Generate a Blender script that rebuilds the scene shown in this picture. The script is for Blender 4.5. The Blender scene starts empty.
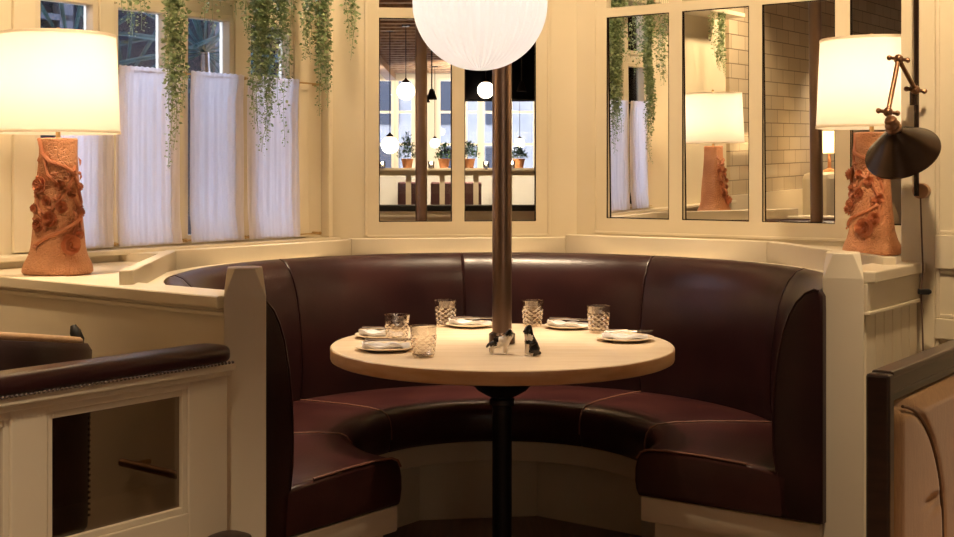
import bpy, bmesh, math, random
from mathutils import Vector, Matrix
random.seed(7)
rnd = random.random
PI = math.pi
def R(a): return math.radians(a)
S = bpy.context.scene
COL = S.collection

# ------------------------------------------------------------------ camera
F, CX, HY, CZ = 1260.0, 477.0, 172.0, 1.36      # focal length in px, centre column, horizon row, eye height
cam_d = bpy.data.cameras.new('camera')
cam_d.sensor_width = 36; cam_d.lens = 36*F/954
cam_d.shift_y = -(268.5-HY)/954
cam_d.clip_end = 200
cam = bpy.data.objects.new('camera', cam_d); COL.objects.link(cam)
cam.location = (0, 0, CZ); cam.rotation_euler = (PI/2, 0, 0)
S.camera = cam
# ------------------------------------------------------------------ world, exposure
w = bpy.data.worlds.new('sky'); S.world = w; w.use_nodes = True
bg = w.node_tree.nodes['Background']
bg.inputs[0].default_value = (.66, .73, .97, 1); bg.inputs[1].default_value = 6.5
S.view_settings.view_transform = 'Standard'; S.view_settings.look = 'None'
S.view_settings.gamma = 1; S.view_settings.use_curve_mapping = False
S.view_settings.exposure = 1.1

WARM = (1.0, .72, .42)
TABLE_LAMP_W = 2.1
GLOBE_W = 0.72
SPOT_W = 60.0

# ------------------------------------------------------------------ geometry of the alcove
C = Vector((.087, 4.38))
class Wall:
    """one side of the octagonal alcove; local x to the right, y outward, z up, origin on the wall face"""
    def __init__(s, deg, ap=1.46):
        s.n = Vector((math.cos(R(deg)), math.sin(R(deg)))); s.r = Vector((s.n.y, -s.n.x)); s.ap = ap
        s.o = C + s.n*ap; s.rz = math.atan2(s.r.y, s.r.x)
        s.d = s.n.dot(s.o)
    def s_(s, px, y=0):
        k = (px-CX)/F; t = (s.d+y)/(s.n.x*k+s.n.y)
        return s.r.dot(Vector((k*t, t))-s.o)
    def w(s, x, y, z=0):
        p = s.o+s.r*x+s.n*y
        return Vector((p.x, p.y, z))
    def refl(s, p):
        q = Vector(p[:2]); q = q-2*(s.n.dot(q)-s.d)*s.n
        return Vector((q.x, q.y, p[2] if len(p) > 2 else 0))
WL, WC, WR = Wall(142), Wall(98), Wall(54)
def at(px, py, Y): return Vector(((px-CX)/F*Y, Y, CZ-(py-HY)/F*Y))

# ------------------------------------------------------------------ mesh builder
class MB:
    def __init__(s): s.v = []; s.f = []; s.m = []; s.cur = 0
    def add(s, vs, fs):
        n = len(s.v); s.v += [Vector(v) for v in vs]
        for f in fs: s.f.append([i+n for i in f]); s.m.append(s.cur)
        return s
    def box(s, x0, x1, y0, y1, z0, z1, M=None):
        vs = [Vector((x, y, z)) for z in (z0, z1) for y in (y0, y1) for x in (x0, x1)]
        if M: vs = [M @ v for v in vs]
        return s.add(vs, [(0,2,3,1),(4,5,7,6),(0,1,5,4),(2,6,7,3),(0,4,6,2),(1,3,7,5)])
    def prism(s, pts, z0, z1):
        n = len(pts)
        vs = [(p[0], p[1], z0) for p in pts]+[(p[0], p[1], z1) for p in pts]
        return s.add(vs, [tuple(range(n))[::-1], tuple(range(n, 2*n))]+[(i, (i+1) % n, (i+1) % n+n, i+n) for i in range(n)])
    def tube(s, path, r, n=8, caps=True):
        path = [Vector(p) for p in path]; L = len(path)
        rs = r if isinstance(r, (list, tuple)) else [r]*L
        vs = []; up = None
        for i, p in enumerate(path):
            t = (path[min(i+1, L-1)]-path[max(i-1, 0)])
            if t.length < 1e-9: t = Vector((0, 0, 1))
            t.normalize()
            if up is None: up = Vector((0, 0, 1)) if abs(t.z) < .9 else Vector((1, 0, 0))
            a = t.cross(up)
            if a.length < 1e-6: a = t.cross(Vector((0, 1, .3)))
            a.normalize(); b = t.cross(a); up = -b if b.dot(up) < 0 else b
            for k in range(n):
                q = 2*PI*k/n; vs.append(p+a*math.cos(q)*rs[i]+b*math.sin(q)*rs[i])
        fs = [(i*n+k, i*n+(k+1) % n, (i+1)*n+(k+1) % n, (i+1)*n+k) for i in range(L-1) for k in range(n)]
        if caps: fs += [tuple(range(n))[::-1], tuple(range((L-1)*n, L*n))]
        return s.add(vs, fs)
    def lathe(s, prof, n=32, M=None, closed=False):
        vs = []; L = len(prof)
        for r, z in prof:
            for k in range(n):
                q = 2*PI*k/n; v = Vector((r*math.cos(q), r*math.sin(q), z)); vs.append(M @ v if M else v)
        fs = [(i*n+k, i*n+(k+1) % n, (i+1)*n+(k+1) % n, (i+1)*n+k) for i in range(L-1) for k in range(n)]
        if closed: fs += [((L-1)*n+k, (L-1)*n+(k+1) % n, (k+1) % n, k) for k in range(n)]
        else: fs += [tuple(range(n))[::-1], tuple(range((L-1)*n, L*n))]
        return s.add(vs, fs)
    def ball(s, c, r, n=12, sc=(1, 1, 1)):
        m = n//2; c = Vector(c)
        prof = [(max(1e-4, math.sin(PI*i/m)), -math.cos(PI*i/m)) for i in range(m+1)]
        M = Matrix.Translation(c) @ Matrix.Diagonal((r*sc[0], r*sc[1], r*sc[2], 1))
        return s.lathe(prof, n, M)
    def sweep(s, loops, cap=True):
        n = len(loops[0]); L = len(loops); vs = [v for l in loops for v in l]
        fs = [(i*n+k, (i+1)*n+k, (i+1)*n+(k+1) % n, i*n+(k+1) % n) for i in range(L-1) for k in range(n)]
        if cap: fs += [tuple(range(n)), tuple(range((L-1)*n, L*n))[::-1]]
        return s.add(vs, fs)
    def build(s, name, mat, parent=None, smooth=False, loc=(0, 0, 0), rz=0, bevel=0, sub=0, angle=None):
        me = bpy.data.meshes.new(name); me.from_pydata([tuple(v) for v in s.v], [], s.f)
        mats = mat if isinstance(mat, (list, tuple)) else [mat]
        for m in mats: me.materials.append(m)
        for p, mi in zip(me.polygons, s.m): p.material_index = mi
        bm = bmesh.new(); bm.from_mesh(me); bmesh.ops.recalc_face_normals(bm, faces=bm.faces); bm.to_mesh(me); bm.free()
        if smooth:
            for p in me.polygons: p.use_smooth = True
            try: me.set_sharp_from_angle(angle=R(angle or 40))
            except Exception: pass
        o = bpy.data.objects.new(name, me); COL.objects.link(o)
        o.location = loc; o.rotation_euler = (0, 0, rz)
        if parent: o.parent = parent
        if bevel:
            b = o.modifiers.new('bevel', 'BEVEL'); b.width = bevel; b.segments = 2; b.limit_method = 'ANGLE'; b.angle_limit = R(40)
        if sub:
            q = o.modifiers.new('sub', 'SUBSURF'); q.levels = sub; q.render_levels = sub
        return o
def thing(name, label, cat, loc=(0, 0, 0), rz=0, group=None):
    o = bpy.data.objects.new(name, None); COL.objects.link(o); o.empty_display_size = .05
    o.location = loc; o.rotation_euler = (0, 0, rz); o['label'] = label; o['category'] = cat
    if group: o['group'] = group
    return o
def tag(o, label, cat, group=None):
    o['label'] = label; o['category'] = cat
    if group: o['group'] = group
    return o
def struct(o): o['kind'] = 'structure'; return o
def kids(o): return [c for c in bpy.data.objects if c.parent == o]
def dup(root, loc=None, rz=None, label=None, group=None, scale=None):
    r = root.copy(); COL.objects.link(r)
    if loc is not None: r.location = loc
    if rz is not None: r.rotation_euler = (0, 0, rz)
    if scale is not None: r.scale = (scale,)*3
    if label: r['label'] = label
    if group: r['group'] = group
    for ch in kids(root):
        c = ch.copy(); COL.objects.link(c); c.parent = r
        for g in kids(ch):
            d = g.copy(); COL.objects.link(d); d.parent = c
    return r
def lamp(kind, name, loc, power, color=WARM, size=.04, parent=None, rot=None, spot=None, blend=.5):
    d = bpy.data.lights.new(name, kind); d.energy = power; d.color = color
    if kind == 'AREA': d.size = size; d.shape = 'DISK'
    else: d.shadow_soft_size = size
    if spot: d.spot_size = R(spot); d.spot_blend = blend
    o = bpy.data.objects.new(name, d); COL.objects.link(o); o.location = loc
    if rot: o.rotation_euler = rot
    if parent: o.parent = parent
    return o

# ------------------------------------------------------------------ materials
def mat(name, col, rough=.5, metal=0, noise=None, bump=None, spec=.5, coat=0, col2=None, **kw):
    """noise=(scale, (sx,sy,sz)) mixes col -> col2; bump=(scale, strength, dist, stretch)"""
    m = bpy.data.materials.new(name); m.use_nodes = True; nt = m.node_tree; N = nt.nodes; L = nt.links
    b = N['Principled BSDF']
    b.inputs['Base Color'].default_value = (*col, 1); b.inputs['Roughness'].default_value = rough
    b.inputs['Metallic'].default_value = metal; b.inputs['Specular IOR Level'].default_value = spec
    b.inputs['Coat Weight'].default_value = coat
    for k, v in kw.items(): b.inputs[k.replace('_', ' ')].default_value = v
    tc = N.new('ShaderNodeTexCoord')
    def nz(scale, st, detail=4):
        mp = N.new('ShaderNodeMapping'); mp.inputs['Scale'].default_value = st; L.new(tc.outputs['Object'], mp.inputs[0])
        t = N.new('ShaderNodeTexNoise'); t.inputs['Scale'].default_value = scale; t.inputs['Detail'].default_value = detail
        L.new(mp.outputs[0], t.inputs['Vector']); return t
    if col2 is not None:
        t = nz(noise[0], noise[1] if len(noise) > 1 else (1, 1, 1))
        r = N.new('ShaderNodeValToRGB'); r.color_ramp.elements[0].position = .35; r.color_ramp.elements[1].position = .65
        r.color_ramp.elements[0].color = (*col, 1); r.color_ramp.elements[1].color = (*col2, 1)
        L.new(t.outputs['Fac'], r.inputs[0]); L.new(r.outputs[0], b.inputs['Base Color'])
    if bump:
        t = nz(bump[0], bump[3] if len(bump) > 3 else (1, 1, 1), 6)
        bp = N.new('ShaderNodeBump'); bp.inputs['Strength'].default_value = bump[1]; bp.inputs['Distance'].default_value = bump[2]
        L.new(t.outputs['Fac'], bp.inputs['Height']); L.new(bp.outputs[0], b.inputs['Normal'])
    return m
M = {}
M['paint'] = mat('cream_paint', (.70, .62, .47), .38, noise=(2.5, (1, 1, .6)), col2=(.74, .66, .51), bump=(60, .12, .002, (1, 1, .15)))
M['wallpaint'] = mat('cream_wall_paint', (.72, .64, .47), .45, noise=(2, (1, 1, 1)), col2=(.76, .68, .52), bump=(40, .08, .002))
M['leather'] = mat('oxblood_leather', (.018, .0055, .007), .28, noise=(5, (1, 1, 1)), col2=(.031, .0095, .010), bump=(150, .22, .002), spec=.4)
M['seatleather'] = mat('oxblood_seat_leather', (.033, .0090, .010), .28, noise=(6, (1, 1, 1)), col2=(.050, .015, .014), bump=(110, .22, .002), spec=.45)
M['seam'] = mat('leather_piping', (.22, .10, .07), .45)
M['padleather'] = mat('burgundy_pad_leather', (.024, .006, .008), .28, noise=(5, (1, 1, 1)), col2=(.036, .010, .011), bump=(140, .2, .002))
M['tabletop'] = mat('pale_laminated_wood', (.74, .60, .44), .25, noise=(6, (.6, 6, 1)), col2=(.80, .67, .50), bump=(20, .04, .001, (1, 8, 1)))
M['tableedge'] = mat('table_edge_wood', (.74, .42, .20), .35, noise=(8, (1, 1, 5)), col2=(.84, .54, .28))  # orange edge wood, brightened in colour for the light on its front
M['copper'] = mat('aged_copper', (.30, .195, .14), .30, metal=.9, noise=(2.5, (1, 1, .6)), col2=(.17, .12, .095), bump=(30, .1, .002))
M['iron'] = mat('black_iron', (.018, .018, .022), .42, metal=.4, bump=(60, .1, .001))
M['darkmetal'] = mat('blackened_brass', (.040, .026, .018), .27, metal=.9, noise=(5, (1, 1, 1)), col2=(.075, .045, .03))
M['bronze'] = mat('bronze_arm', (.22, .12, .07), .35, metal=.9)
M['brass'] = mat('brass', (.55, .38, .18), .3, metal=1)
M['terra'] = mat('terracotta', (.56, .23, .105), .55, noise=(9, (1, 1, 1)), col2=(.68, .33, .17))
M['terraflower'] = mat('terracotta_relief', (.60, .23, .11), .5, noise=(14, (1, 1, 1)), col2=(.46, .16, .075))
M['floorwood'] = mat('dark_floor_planks', (.07, .035, .02), .3, noise=(6, (8, .5, 1)), col2=(.13, .065, .035))
M['darkwood'] = mat('dark_walnut', (.018, .009, .007), .3, noise=(6, (1, 1, 8)), col2=(.034, .016, .011))
M['tan'] = mat('tan_fabric', (.24, .115, .034), .6, noise=(30, (6, 6, .6)), col2=(.30, .155, .05), bump=(220, .25, .002), Sheen_Weight=.2)
M['tanwood'] = mat('tan_bentwood', (.50, .32, .17), .4, noise=(8, (6, 1, 1)), col2=(.58, .38, .22))
M['darkfabric'] = mat('dark_chair_leather', (.03, .015, .015), .4, noise=(8, (1, 1, 1)), col2=(.045, .022, .02), bump=(90, .2, .002))
M['nail'] = mat('nailhead', (.35, .33, .36), .25, metal=1)
M['porcelain'] = mat('cream_porcelain', (.82, .70, .54), .2)
M['napkin'] = mat('white_napkin', (.72, .71, .74), .85, bump=(200, .2, .002))
M['stripe'] = mat('grey_napkin_stripe', (.16, .19, .23), .85)
M['steel'] = mat('cutlery_steel', (.55, .52, .5), .2, metal=1)
M['white_glaze'] = mat('white_glazed_ceramic', (.80, .74, .66), .15)
M['black_glaze'] = mat('black_glazed_ceramic', (.012, .011, .012), .12)
M['leaf'] = mat('trailing_leaf', (.12, .20, .07), .45, noise=(40, (1, 1, 1)), col2=(.38, .46, .24), Subsurface_Weight=0)
M['leafdark'] = mat('bush_leaf', (.03, .09, .045), .5, noise=(20, (1, 1, 1)), col2=(.07, .17, .07))
M['palm'] = mat('palm_leaf', (.012, .030, .036), .5, noise=(10, (1, 1, 1)), col2=(.03, .07, .085), spec=.15)
M['ext_dark'] = mat('dark_exterior', (.004, .005, .008), .9, spec=0.02)
M['ext_lilac'] = mat('lilac_exterior_frame', (.028, .030, .036), .9, spec=.05)
M['paving'] = mat('courtyard_stone', (.30, .30, .31), .9)
M['ext_pale'] = mat('pale_stone', (.12, .12, .12), .9, noise=(3, (1, 1, 1)), col2=(.145, .14, .135), spec=.1)
M['black'] = mat('matt_black', (.008, .007, .007), .6)
M['darkroom'] = mat('dark_bulkhead', (.004, .0035, .004), .9, spec=.02)
M['mauve'] = mat('mauve_upholstery', (.14, .06, .075), .6)
M['plaster'] = mat('white_plaster', (.62, .55, .45), .8)
M['cord'] = mat('brown_cord', (.10, .05, .03), .6)
M['rosewood_plate'] = mat('wooden_wall_plate', (.48, .27, .13), .4, noise=(10, (1, 1, 1)), col2=(.36, .19, .09))

def mix_mat(name, builder):
    m = bpy.data.materials.new(name); m.use_nodes = True; nt = m.node_tree
    for n in list(nt.nodes):
        if n.type != 'OUTPUT_MATERIAL': nt.nodes.remove(n)
    out = nt.nodes['Material Output']; builder(nt, nt.nodes, nt.links, out); return m
def _mirror(nt, N, L, out):
    g = N.new('ShaderNodeBsdfGlossy'); g.inputs['Roughness'].default_value = 0.0; g.inputs['Color'].default_value = (.88, .87, .83, 1)
    L.new(g.outputs[0], out.inputs[0])
M['mirror'] = mix_mat('mirror_glass', _mirror)
def _pane(nt, N, L, out):
    g = N.new('ShaderNodeBsdfGlossy'); g.inputs['Roughness'].default_value = .0
    t = N.new('ShaderNodeBsdfTransparent'); t.inputs[0].default_value = (.95, .96, .97, 1)
    lw = N.new('ShaderNodeFresnel'); lw.inputs[0].default_value = 1.45; mx = N.new('ShaderNodeMixShader')
    L.new(lw.outputs[0], mx.inputs[0]); L.new(t.outputs[0], mx.inputs[1]); L.new(g.outputs[0], mx.inputs[2]); L.new(mx.outputs[0], out.inputs[0])
M['pane'] = mix_mat('window_glass', _pane)
def _darkpane(nt, N, L, out):
    g = N.new('ShaderNodeBsdfGlossy'); g.inputs['Roughness'].default_value = .02
    t = N.new('ShaderNodeBsdfTransparent'); t.inputs[0].default_value = (.62, .58, .55, 1)
    mx = N.new('ShaderNodeMixShader'); mx.inputs[0].default_value = .09
    L.new(t.outputs[0], mx.inputs[1]); L.new(g.outputs[0], mx.inputs[2]); L.new(mx.outputs[0], out.inputs[0])
M['darkpane'] = mix_mat('smoky_glass', _darkpane)
def cloth_like(col, tw, bumpscale=None, weave=260, rough=None, ribs=0, noisecol=None):
    def f(nt, N, L, out):
        d = N.new('ShaderNodeBsdfDiffuse'); t = N.new('ShaderNodeBsdfTranslucent')
        d.inputs[0].default_value = (*col, 1); t.inputs[0].default_value = (*col, 1)
        mx = N.new('ShaderNodeMixShader'); mx.inputs[0].default_value = tw
        L.new(d.outputs[0], mx.inputs[1]); L.new(t.outputs[0], mx.inputs[2])
        tc = N.new('ShaderNodeTexCoord'); mp = N.new('ShaderNodeMapping'); mp.inputs['Scale'].default_value = (1, 1, .12)
        no = N.new('ShaderNodeTexNoise'); no.inputs['Scale'].default_value = weave; L.new(tc.outputs['Object'], mp.inputs[0]); L.new(mp.outputs[0], no.inputs['Vector'])
        bp = N.new('ShaderNodeBump'); bp.inputs['Strength'].default_value = .25; bp.inputs['Distance'].default_value = .002
        L.new(no.outputs['Fac'], bp.inputs['Height']); L.new(bp.outputs[0], d.inputs['Normal'])
        L.new(mx.outputs[0], out.inputs[0])
    return f
M['shade'] = mix_mat('linen_lampshade', cloth_like((.88, .82, .72), .55))
M['curtain'] = mix_mat('sheer_curtain', cloth_like((.90, .88, .95), .74))
def _globe(nt, N, L, out):
    d = N.new('ShaderNodeBsdfTranslucent'); d.inputs[0].default_value = (.97, .95, .93, 1)
    df = N.new('ShaderNodeBsdfDiffuse'); df.inputs[0].default_value = (.9, .88, .86, 1)
    g = N.new('ShaderNodeBsdfGlossy'); g.inputs['Roughness'].default_value = .12
    m1 = N.new('ShaderNodeMixShader'); m1.inputs[0].default_value = .30; L.new(d.outputs[0], m1.inputs[1]); L.new(df.outputs[0], m1.inputs[2])
    m2 = N.new('ShaderNodeMixShader'); m2.inputs[0].default_value = .08; L.new(m1.outputs[0], m2.inputs[1]); L.new(g.outputs[0], m2.inputs[2])
    L.new(m2.outputs[0], out.inputs[0])
M['globe'] = mix_mat('prismatic_globe_glass', _globe)
def emis(name, col, s):
    def f(nt, N, L, out):
        e = N.new('ShaderNodeEmission'); e.inputs[0].default_value = (*col, 1); e.inputs[1].default_value = s; L.new(e.outputs[0], out.inputs[0])
    return mix_mat(name, f)
M['bulb'] = emis('lit_globe_bulb', (1, .88, .72), 5)
M['softbulb'] = emis('soft_bulb', (1, .88, .74), 1.6)
M['flame'] = emis('candle_flame', (1, .72, .40), 40)
def _tumbler(nt, N, L, out):
    g = N.new('ShaderNodeBsdfGlossy'); g.inputs['Roughness'].default_value = .06; g.inputs[0].default_value = (1, .95, .88, 1)
    t = N.new('ShaderNodeBsdfTransparent'); t.inputs[0].default_value = (.93, .90, .86, 1)
    lw = N.new('ShaderNodeLayerWeight'); lw.inputs[0].default_value = .45
    mr = N.new('ShaderNodeMapRange'); mr.inputs['To Min'].default_value = .10; mr.inputs['To Max'].default_value = .9
    mx = N.new('ShaderNodeMixShader'); L.new(lw.outputs['Facing'], mr.inputs[0]); L.new(mr.outputs[0], mx.inputs[0])
    L.new(t.outputs[0], mx.inputs[1]); L.new(g.outputs[0], mx.inputs[2]); L.new(mx.outputs[0], out.inputs[0])
M['tumbler'] = mix_mat('cut_glass', _tumbler)
# crackled terracotta
def crackle(m):
    nt = m.node_tree; N = nt.nodes; L = nt.links
    v = N.new('ShaderNodeTexVoronoi'); v.feature = 'DISTANCE_TO_EDGE'; v.inputs['Scale'].default_value = 75
    tc = N.new('ShaderNodeTexCoord'); L.new(tc.outputs['Object'], v.inputs['Vector'])
    r = N.new('ShaderNodeValToRGB'); r.color_ramp.elements[1].position = .18; L.new(v.outputs['Distance'], r.inputs[0])
    bp = N.new('ShaderNodeBump'); bp.inputs['Strength'].default_value = .7; bp.inputs['Distance'].default_value = .004
    L.new(r.outputs[0], bp.inputs['Height']); L.new(bp.outputs[0], N['Principled BSDF'].inputs['Normal'])
crackle(M['terra'])
def tiles():
    m = bpy.data.materials.new('glazed_wall_tiles'); m.use_nodes = True; nt = m.node_tree; N = nt.nodes; L = nt.links
    b = N['Principled BSDF']; b.inputs['Roughness'].default_value = .14
    tc = N.new('ShaderNodeTexCoord'); sp = N.new('ShaderNodeSeparateXYZ'); cb = N.new('ShaderNodeCombineXYZ')
    L.new(tc.outputs['Object'], sp.inputs[0]); L.new(sp.outputs[0], cb.inputs[0]); L.new(sp.outputs[2], cb.inputs[1])
    br = N.new('ShaderNodeTexBrick'); br.inputs['Scale'].default_value = 1
    br.inputs['Brick Width'].default_value = .27; br.inputs['Row Height'].default_value = .11; br.inputs['Mortar Size'].default_value = .004
    br.inputs['Color1'].default_value = (.50, .42, .30, 1); br.inputs['Color2'].default_value = (.58, .49, .36, 1); br.inputs['Mortar'].default_value = (.26, .21, .15, 1)
    L.new(cb.outputs[0], br.inputs['Vector']); L.new(br.outputs['Color'], b.inputs['Base Color'])
    bp = N.new('ShaderNodeBump'); bp.inputs['Strength'].default_value = .6; bp.inputs['Distance'].default_value = .006; bp.invert = True
    L.new(br.outputs['Fac'], bp.inputs['Height']); L.new(bp.outputs[0], b.inputs['Normal'])
    return m
M['tile'] = tiles()
def planks(m, wx, along):
    nt = m.node_tree; N = nt.nodes; L = nt.links
    tc = N.new('ShaderNodeTexCoord'); br = N.new('ShaderNodeTexBrick'); br.inputs['Scale'].default_value = 1
    br.inputs['Brick Width'].default_value = along; br.inputs['Row Height'].default_value = wx; br.inputs['Mortar Size'].default_value = .003
    L.new(tc.outputs['Object'], br.inputs['Vector'])
    bp = N.new('ShaderNodeBump'); bp.inputs['Strength'].default_value = .5; bp.inputs['Distance'].default_value = .004; bp.invert = True
    L.new(br.outputs['Fac'], bp.inputs['Height']); L.new(bp.outputs[0], N['Principled BSDF'].inputs['Normal'])
planks(M['floorwood'], .11, 1.2)
M['ceiling'] = mat('brown_slatted_ceiling', (.30, .17, .10), .6, noise=(4, (1, 12, 1)), col2=(.50, .32, .20))

# ================================================================== SETTING
def wall_obj(name, W, mb, m, bevel=0): return struct(mb.build(name, m, None, loc=(W.o.x, W.o.y, 0), rz=W.rz, bevel=bevel))
CEIL = 3.0
cornL = WC.w(-.59, 0); cornR = WC.w(.59, 0)
far = WL.w(-7.4, 0)
VB = 21.0
b1 = WC.refl((-8, VB)); b2 = WC.refl((8, VB))
rf = WR.w(9, -.72)
outline = [WL.w(-7.4, .15), WL.w(.7, .15), WC.w(-.59, .15), WC.w(.59, .15), WR.w(1.2, .15), WR.w(1.3, -.72), rf, b2, b1]
fl = MB().prism([(p.x, p.y) for p in outline], -.08, 0).build('floor', M['floorwood']); struct(fl)
ce = MB(); ce.prism([(p.x, p.y) for p in outline], CEIL+.1, CEIL+.16)
Mr = Matrix.Translation(((b1+b2)/2)) @ Matrix.Rotation(math.atan2((b2-b1).y, (b2-b1).x), 4, 'Z')
struct(ce.build('ceiling', M['ceiling']))
cb = MB()
for i in range(34):          # timber slats across the ceiling
    y = .4+i*.34
    cb.box(-7.2, 7.2, y, y+.10, CEIL-.02, CEIL+.1, Mr)
for x in (-4.5, -1.5, 1.5, 4.5): cb.box(x, x+.16, .2, 11.8, CEIL-.12, CEIL-.02, Mr)
struct(cb.build('trim_1', M['ceiling']))

# --- window wall (left)
def grid_wall(W, xs, zs, holes, y0, y1, name, m):
    mb = MB()
    for i in range(len(xs)-1):
        for j in range(len(zs)-1):
            if (i, j) in holes: continue
            mb.box(xs[i], xs[i+1], y0, y1, zs[j], zs[j+1])
    return wall_obj(name, W, mb, m)
SILL = 1.065
wp = [(36, 94), (114, 166), (184, 230), (247, 289.5)]
wx = [(WL.s_(a), WL.s_(b)) for a, b in wp]
xs = [-7.4, -5.9, -5.4]
xs = [-7.4]+[v for ab in wx for v in ab]+[.62]
zs = [0, 1.09, 2.005, 2.085, 2.55, CEIL+.16]
holes = {(i, j) for i in (1, 3, 5, 7) for j in (1, 3)}
grid_wall(WL, xs, zs, holes, 0, .065, 'wall_left', M['wallpaint'])
# sash frames and panes
for k, (a, b) in enumerate(wx):
    mb = MB(); f = .012
    for z0, z1 in ((1.09, 2.005), (2.085, 2.55)):
        mb.box(a-f, a+f, -.012, .05, z0, z1); mb.box(b-f, b+f, -.012, .05, z0, z1)
        mb.box(a, b, -.0115, .0495, z0-f, z0+f); mb.box(a, b, -.0115, .0495, z1-f, z1+f)
    wf = wall_obj(f'window_{k+1}', WL, mb, M['paint'], bevel=.003)
    g = MB(); g.box(a, b, .03, .034, 1.09, 2.005); g.box(a, b, .03, .034, 2.085, 2.55)
    g.build('glass', M['pane'], wf)
# wide flat stiles between the sashes, with a pale bead
mb = MB()
for (a, b), (c, d) in zip(wx[:-1], wx[1:]):
    mb.box(b+.014, c-.014, -.02, -.001, 1.07, 2.6)
mb.box(wx[-1][1]+.014, wx[-1][1]+.10, -.02, -.001, 1.07, 2.6)
mb.box(wx[0][0]-.10, wx[0][0]-.014, -.02, -.001, 1.07, 2.6)
wall_obj('trim_2', WL, mb, M['wallpaint'], bevel=.003)
# tiles further along the window wall, towards the dining room
mb = MB(); mb.box(-7.3, -2.25, -.03, 0, 1.1, CEIL)
mb.cur = 1; mb.box(-7.3, -2.2, -.05, 0, 0, 1.1)
wall_obj('wall_tiled', WL, mb, [M['tile'], M['paint']])
# sill under the windows
mb = MB(); mb.box(-2.2, .60, -.10, 0, 1.045, SILL); mb.box(-2.2, .58, -.06, 0, .96, 1.045)
wall_obj('trim_3', WL, mb, M['paint'], bevel=.004)
# corner pilasters
mb = MB(); x0 = WL.s_(321); mb.box(x0, .60, -.05, 0, 1.065, CEIL)
wall_obj('trim_4', WL, mb, M['wallpaint'], bevel=.004)

# --- mirrored walls
def mirror_wall(W, name, panes, x0, x1, zb, zt, tb, tt, labels, tlabels, tilt=0):
    xs = [x0]+[v for p in panes for v in p]+[x1]
    mb = MB(); T = .035
    zsz = [0, zb, zt, tb, tt, CEIL+.16]
    for i in range(len(xs)-1):
        for j in range(5):
            if i % 2 == 1 and j in (1, 3): continue
            mb.box(xs[i], xs[i+1], 0, T, zsz[j], zsz[j+1])
    mb.box(x0, x1, T+.012, .15, 0, CEIL+.16)
    wall_obj(name, W, mb, M['wallpaint'])
    # picture-frame moulding round the bank of mirrors
    mo = MB(); a = panes[0][0]-.055; b = panes[-1][1]+.055
    for (p, q, r, s) in ((a-.012, a, zb-.06, CEIL), (b, b+.012, zb-.06, CEIL), (a, b, zb-.072, zb-.06)):
        mo.box(p, q, -.008, 0, r, s)
    wall_obj('trim_'+{'wall_back': '5', 'wall_right': '6'}[name], W, mo, M['wallpaint'], bevel=.002)
    for (a, b), l in zip(panes, labels):
        for z0, z1, lab in ((zb, zt, l), (tb, tt, None)):
            if lab is None: continue
            mm = MB().box(a-.004, b+.004, .011, .017, z0-.004, z1+.004).build('wall_mirror', M['mirror'], None, loc=(W.o.x, W.o.y, 0), rz=W.rz)
            tag(mm, lab, 'mirror', 'mirror panes set in the panelled walls')
            if tilt:
                zc_ = (z0+z1)/2
                for v in mm.data.vertices: v.co.y += .003-math.tan(tilt)*(v.co.z-zc_)
            be = MB(); e = .006
            e = .004; be.box(a, a+e, .001, .007, z0, z1); be.box(b-e, b, .001, .007, z0, z1); be.box(a+e, b-e, .001, .007, z0, z0+e); be.box(a+e, b-e, .001, .007, z1-e, z1)
            be.build('glazing_bead', M['darkmetal'], mm)
    for (a, b), l in zip(panes, tlabels):
        mm = MB().box(a-.004, b+.004, .020, .030, tb-.004, tt+.004).build('transom_mirror', M['mirror'], None, loc=(W.o.x, W.o.y, 0), rz=W.rz)
        tag(mm, l, 'mirror', 'small mirror panes above the tall ones')
pc = [(WC.s_(379), WC.s_(452)), (WC.s_(464.5), WC.s_(536))]
mirror_wall(WC, 'wall_back', pc, -.60, .60, 1.131, 2.068, 2.115, 2.5,
    ['tall mirror pane left of the copper pole on the back wall', 'tall mirror pane behind the copper pole on the back wall'],
    ['small upper mirror pane over the left tall pane of the back wall', 'small upper mirror pane over the right tall pane of the back wall'])
pr = [(WR.s_(606.5), WR.s_(669)), (WR.s_(682), WR.s_(749)), (WR.s_(762), WR.s_(835)), (WR.s_(850), WR.s_(905))]
mirror_wall(WR, 'wall_right', pr, -.60, 1.16, 1.147, 2.073, 2.115, 2.5,
    ['leftmost right-hand wall mirror, reflecting curtain and vines', 'mirror pane reflecting the table lamp with pale shade',
     'mirror pane reflecting tiles and a dark pole', 'mirror pane behind the right table lamp'],
    ['small upper mirror above the pane reflecting the curtain', 'small upper mirror above the pane reflecting the lamp',
     'small upper mirror above the pane reflecting the pole', 'small upper mirror above the pane behind the right lamp'], .0115)
# projecting panelled wall at the right
mb = MB(); mb.box(1.15, 9, -.72, .15, 0, CEIL+.16)
# raised stiles and rails
def on(px): return WR.s_(px, -.72)
xa, xb = on(936), on(936)+.42
yy0, yy1 = -.735, -.72
mb.box(1.15, xa, yy0, yy1, 0, CEIL); mb.box(xb, xb+.12, yy0, yy1, 0, CEIL)
for z0, z1 in ((0, .12), (.80, .87), (1.035, 1.15), (2.0, 2.1), (2.7, CEIL)): mb.box(xa, xb, yy0, yy1, z0, z1)
wall_obj('wall_front', WR, mb, M['wallpaint'], bevel=.004)
mb = MB(); e = .014
for z0, z1 in ((.12, .80), (.87, 1.035), (1.15, 2.0), (2.1, 2.7)):
    mb.box(xa, xa+e, -.728, -.7201, z0, z1); mb.box(xb-e, xb, -.728, -.7201, z0, z1); mb.box(xa+e, xb-e, -.728, -.7201, z0, z0+e); mb.box(xa+e, xb-e, -.728, -.7201, z1-e, z1)
wall_obj('trim_7', WR, mb, M['paint'], bevel=.003)

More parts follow.
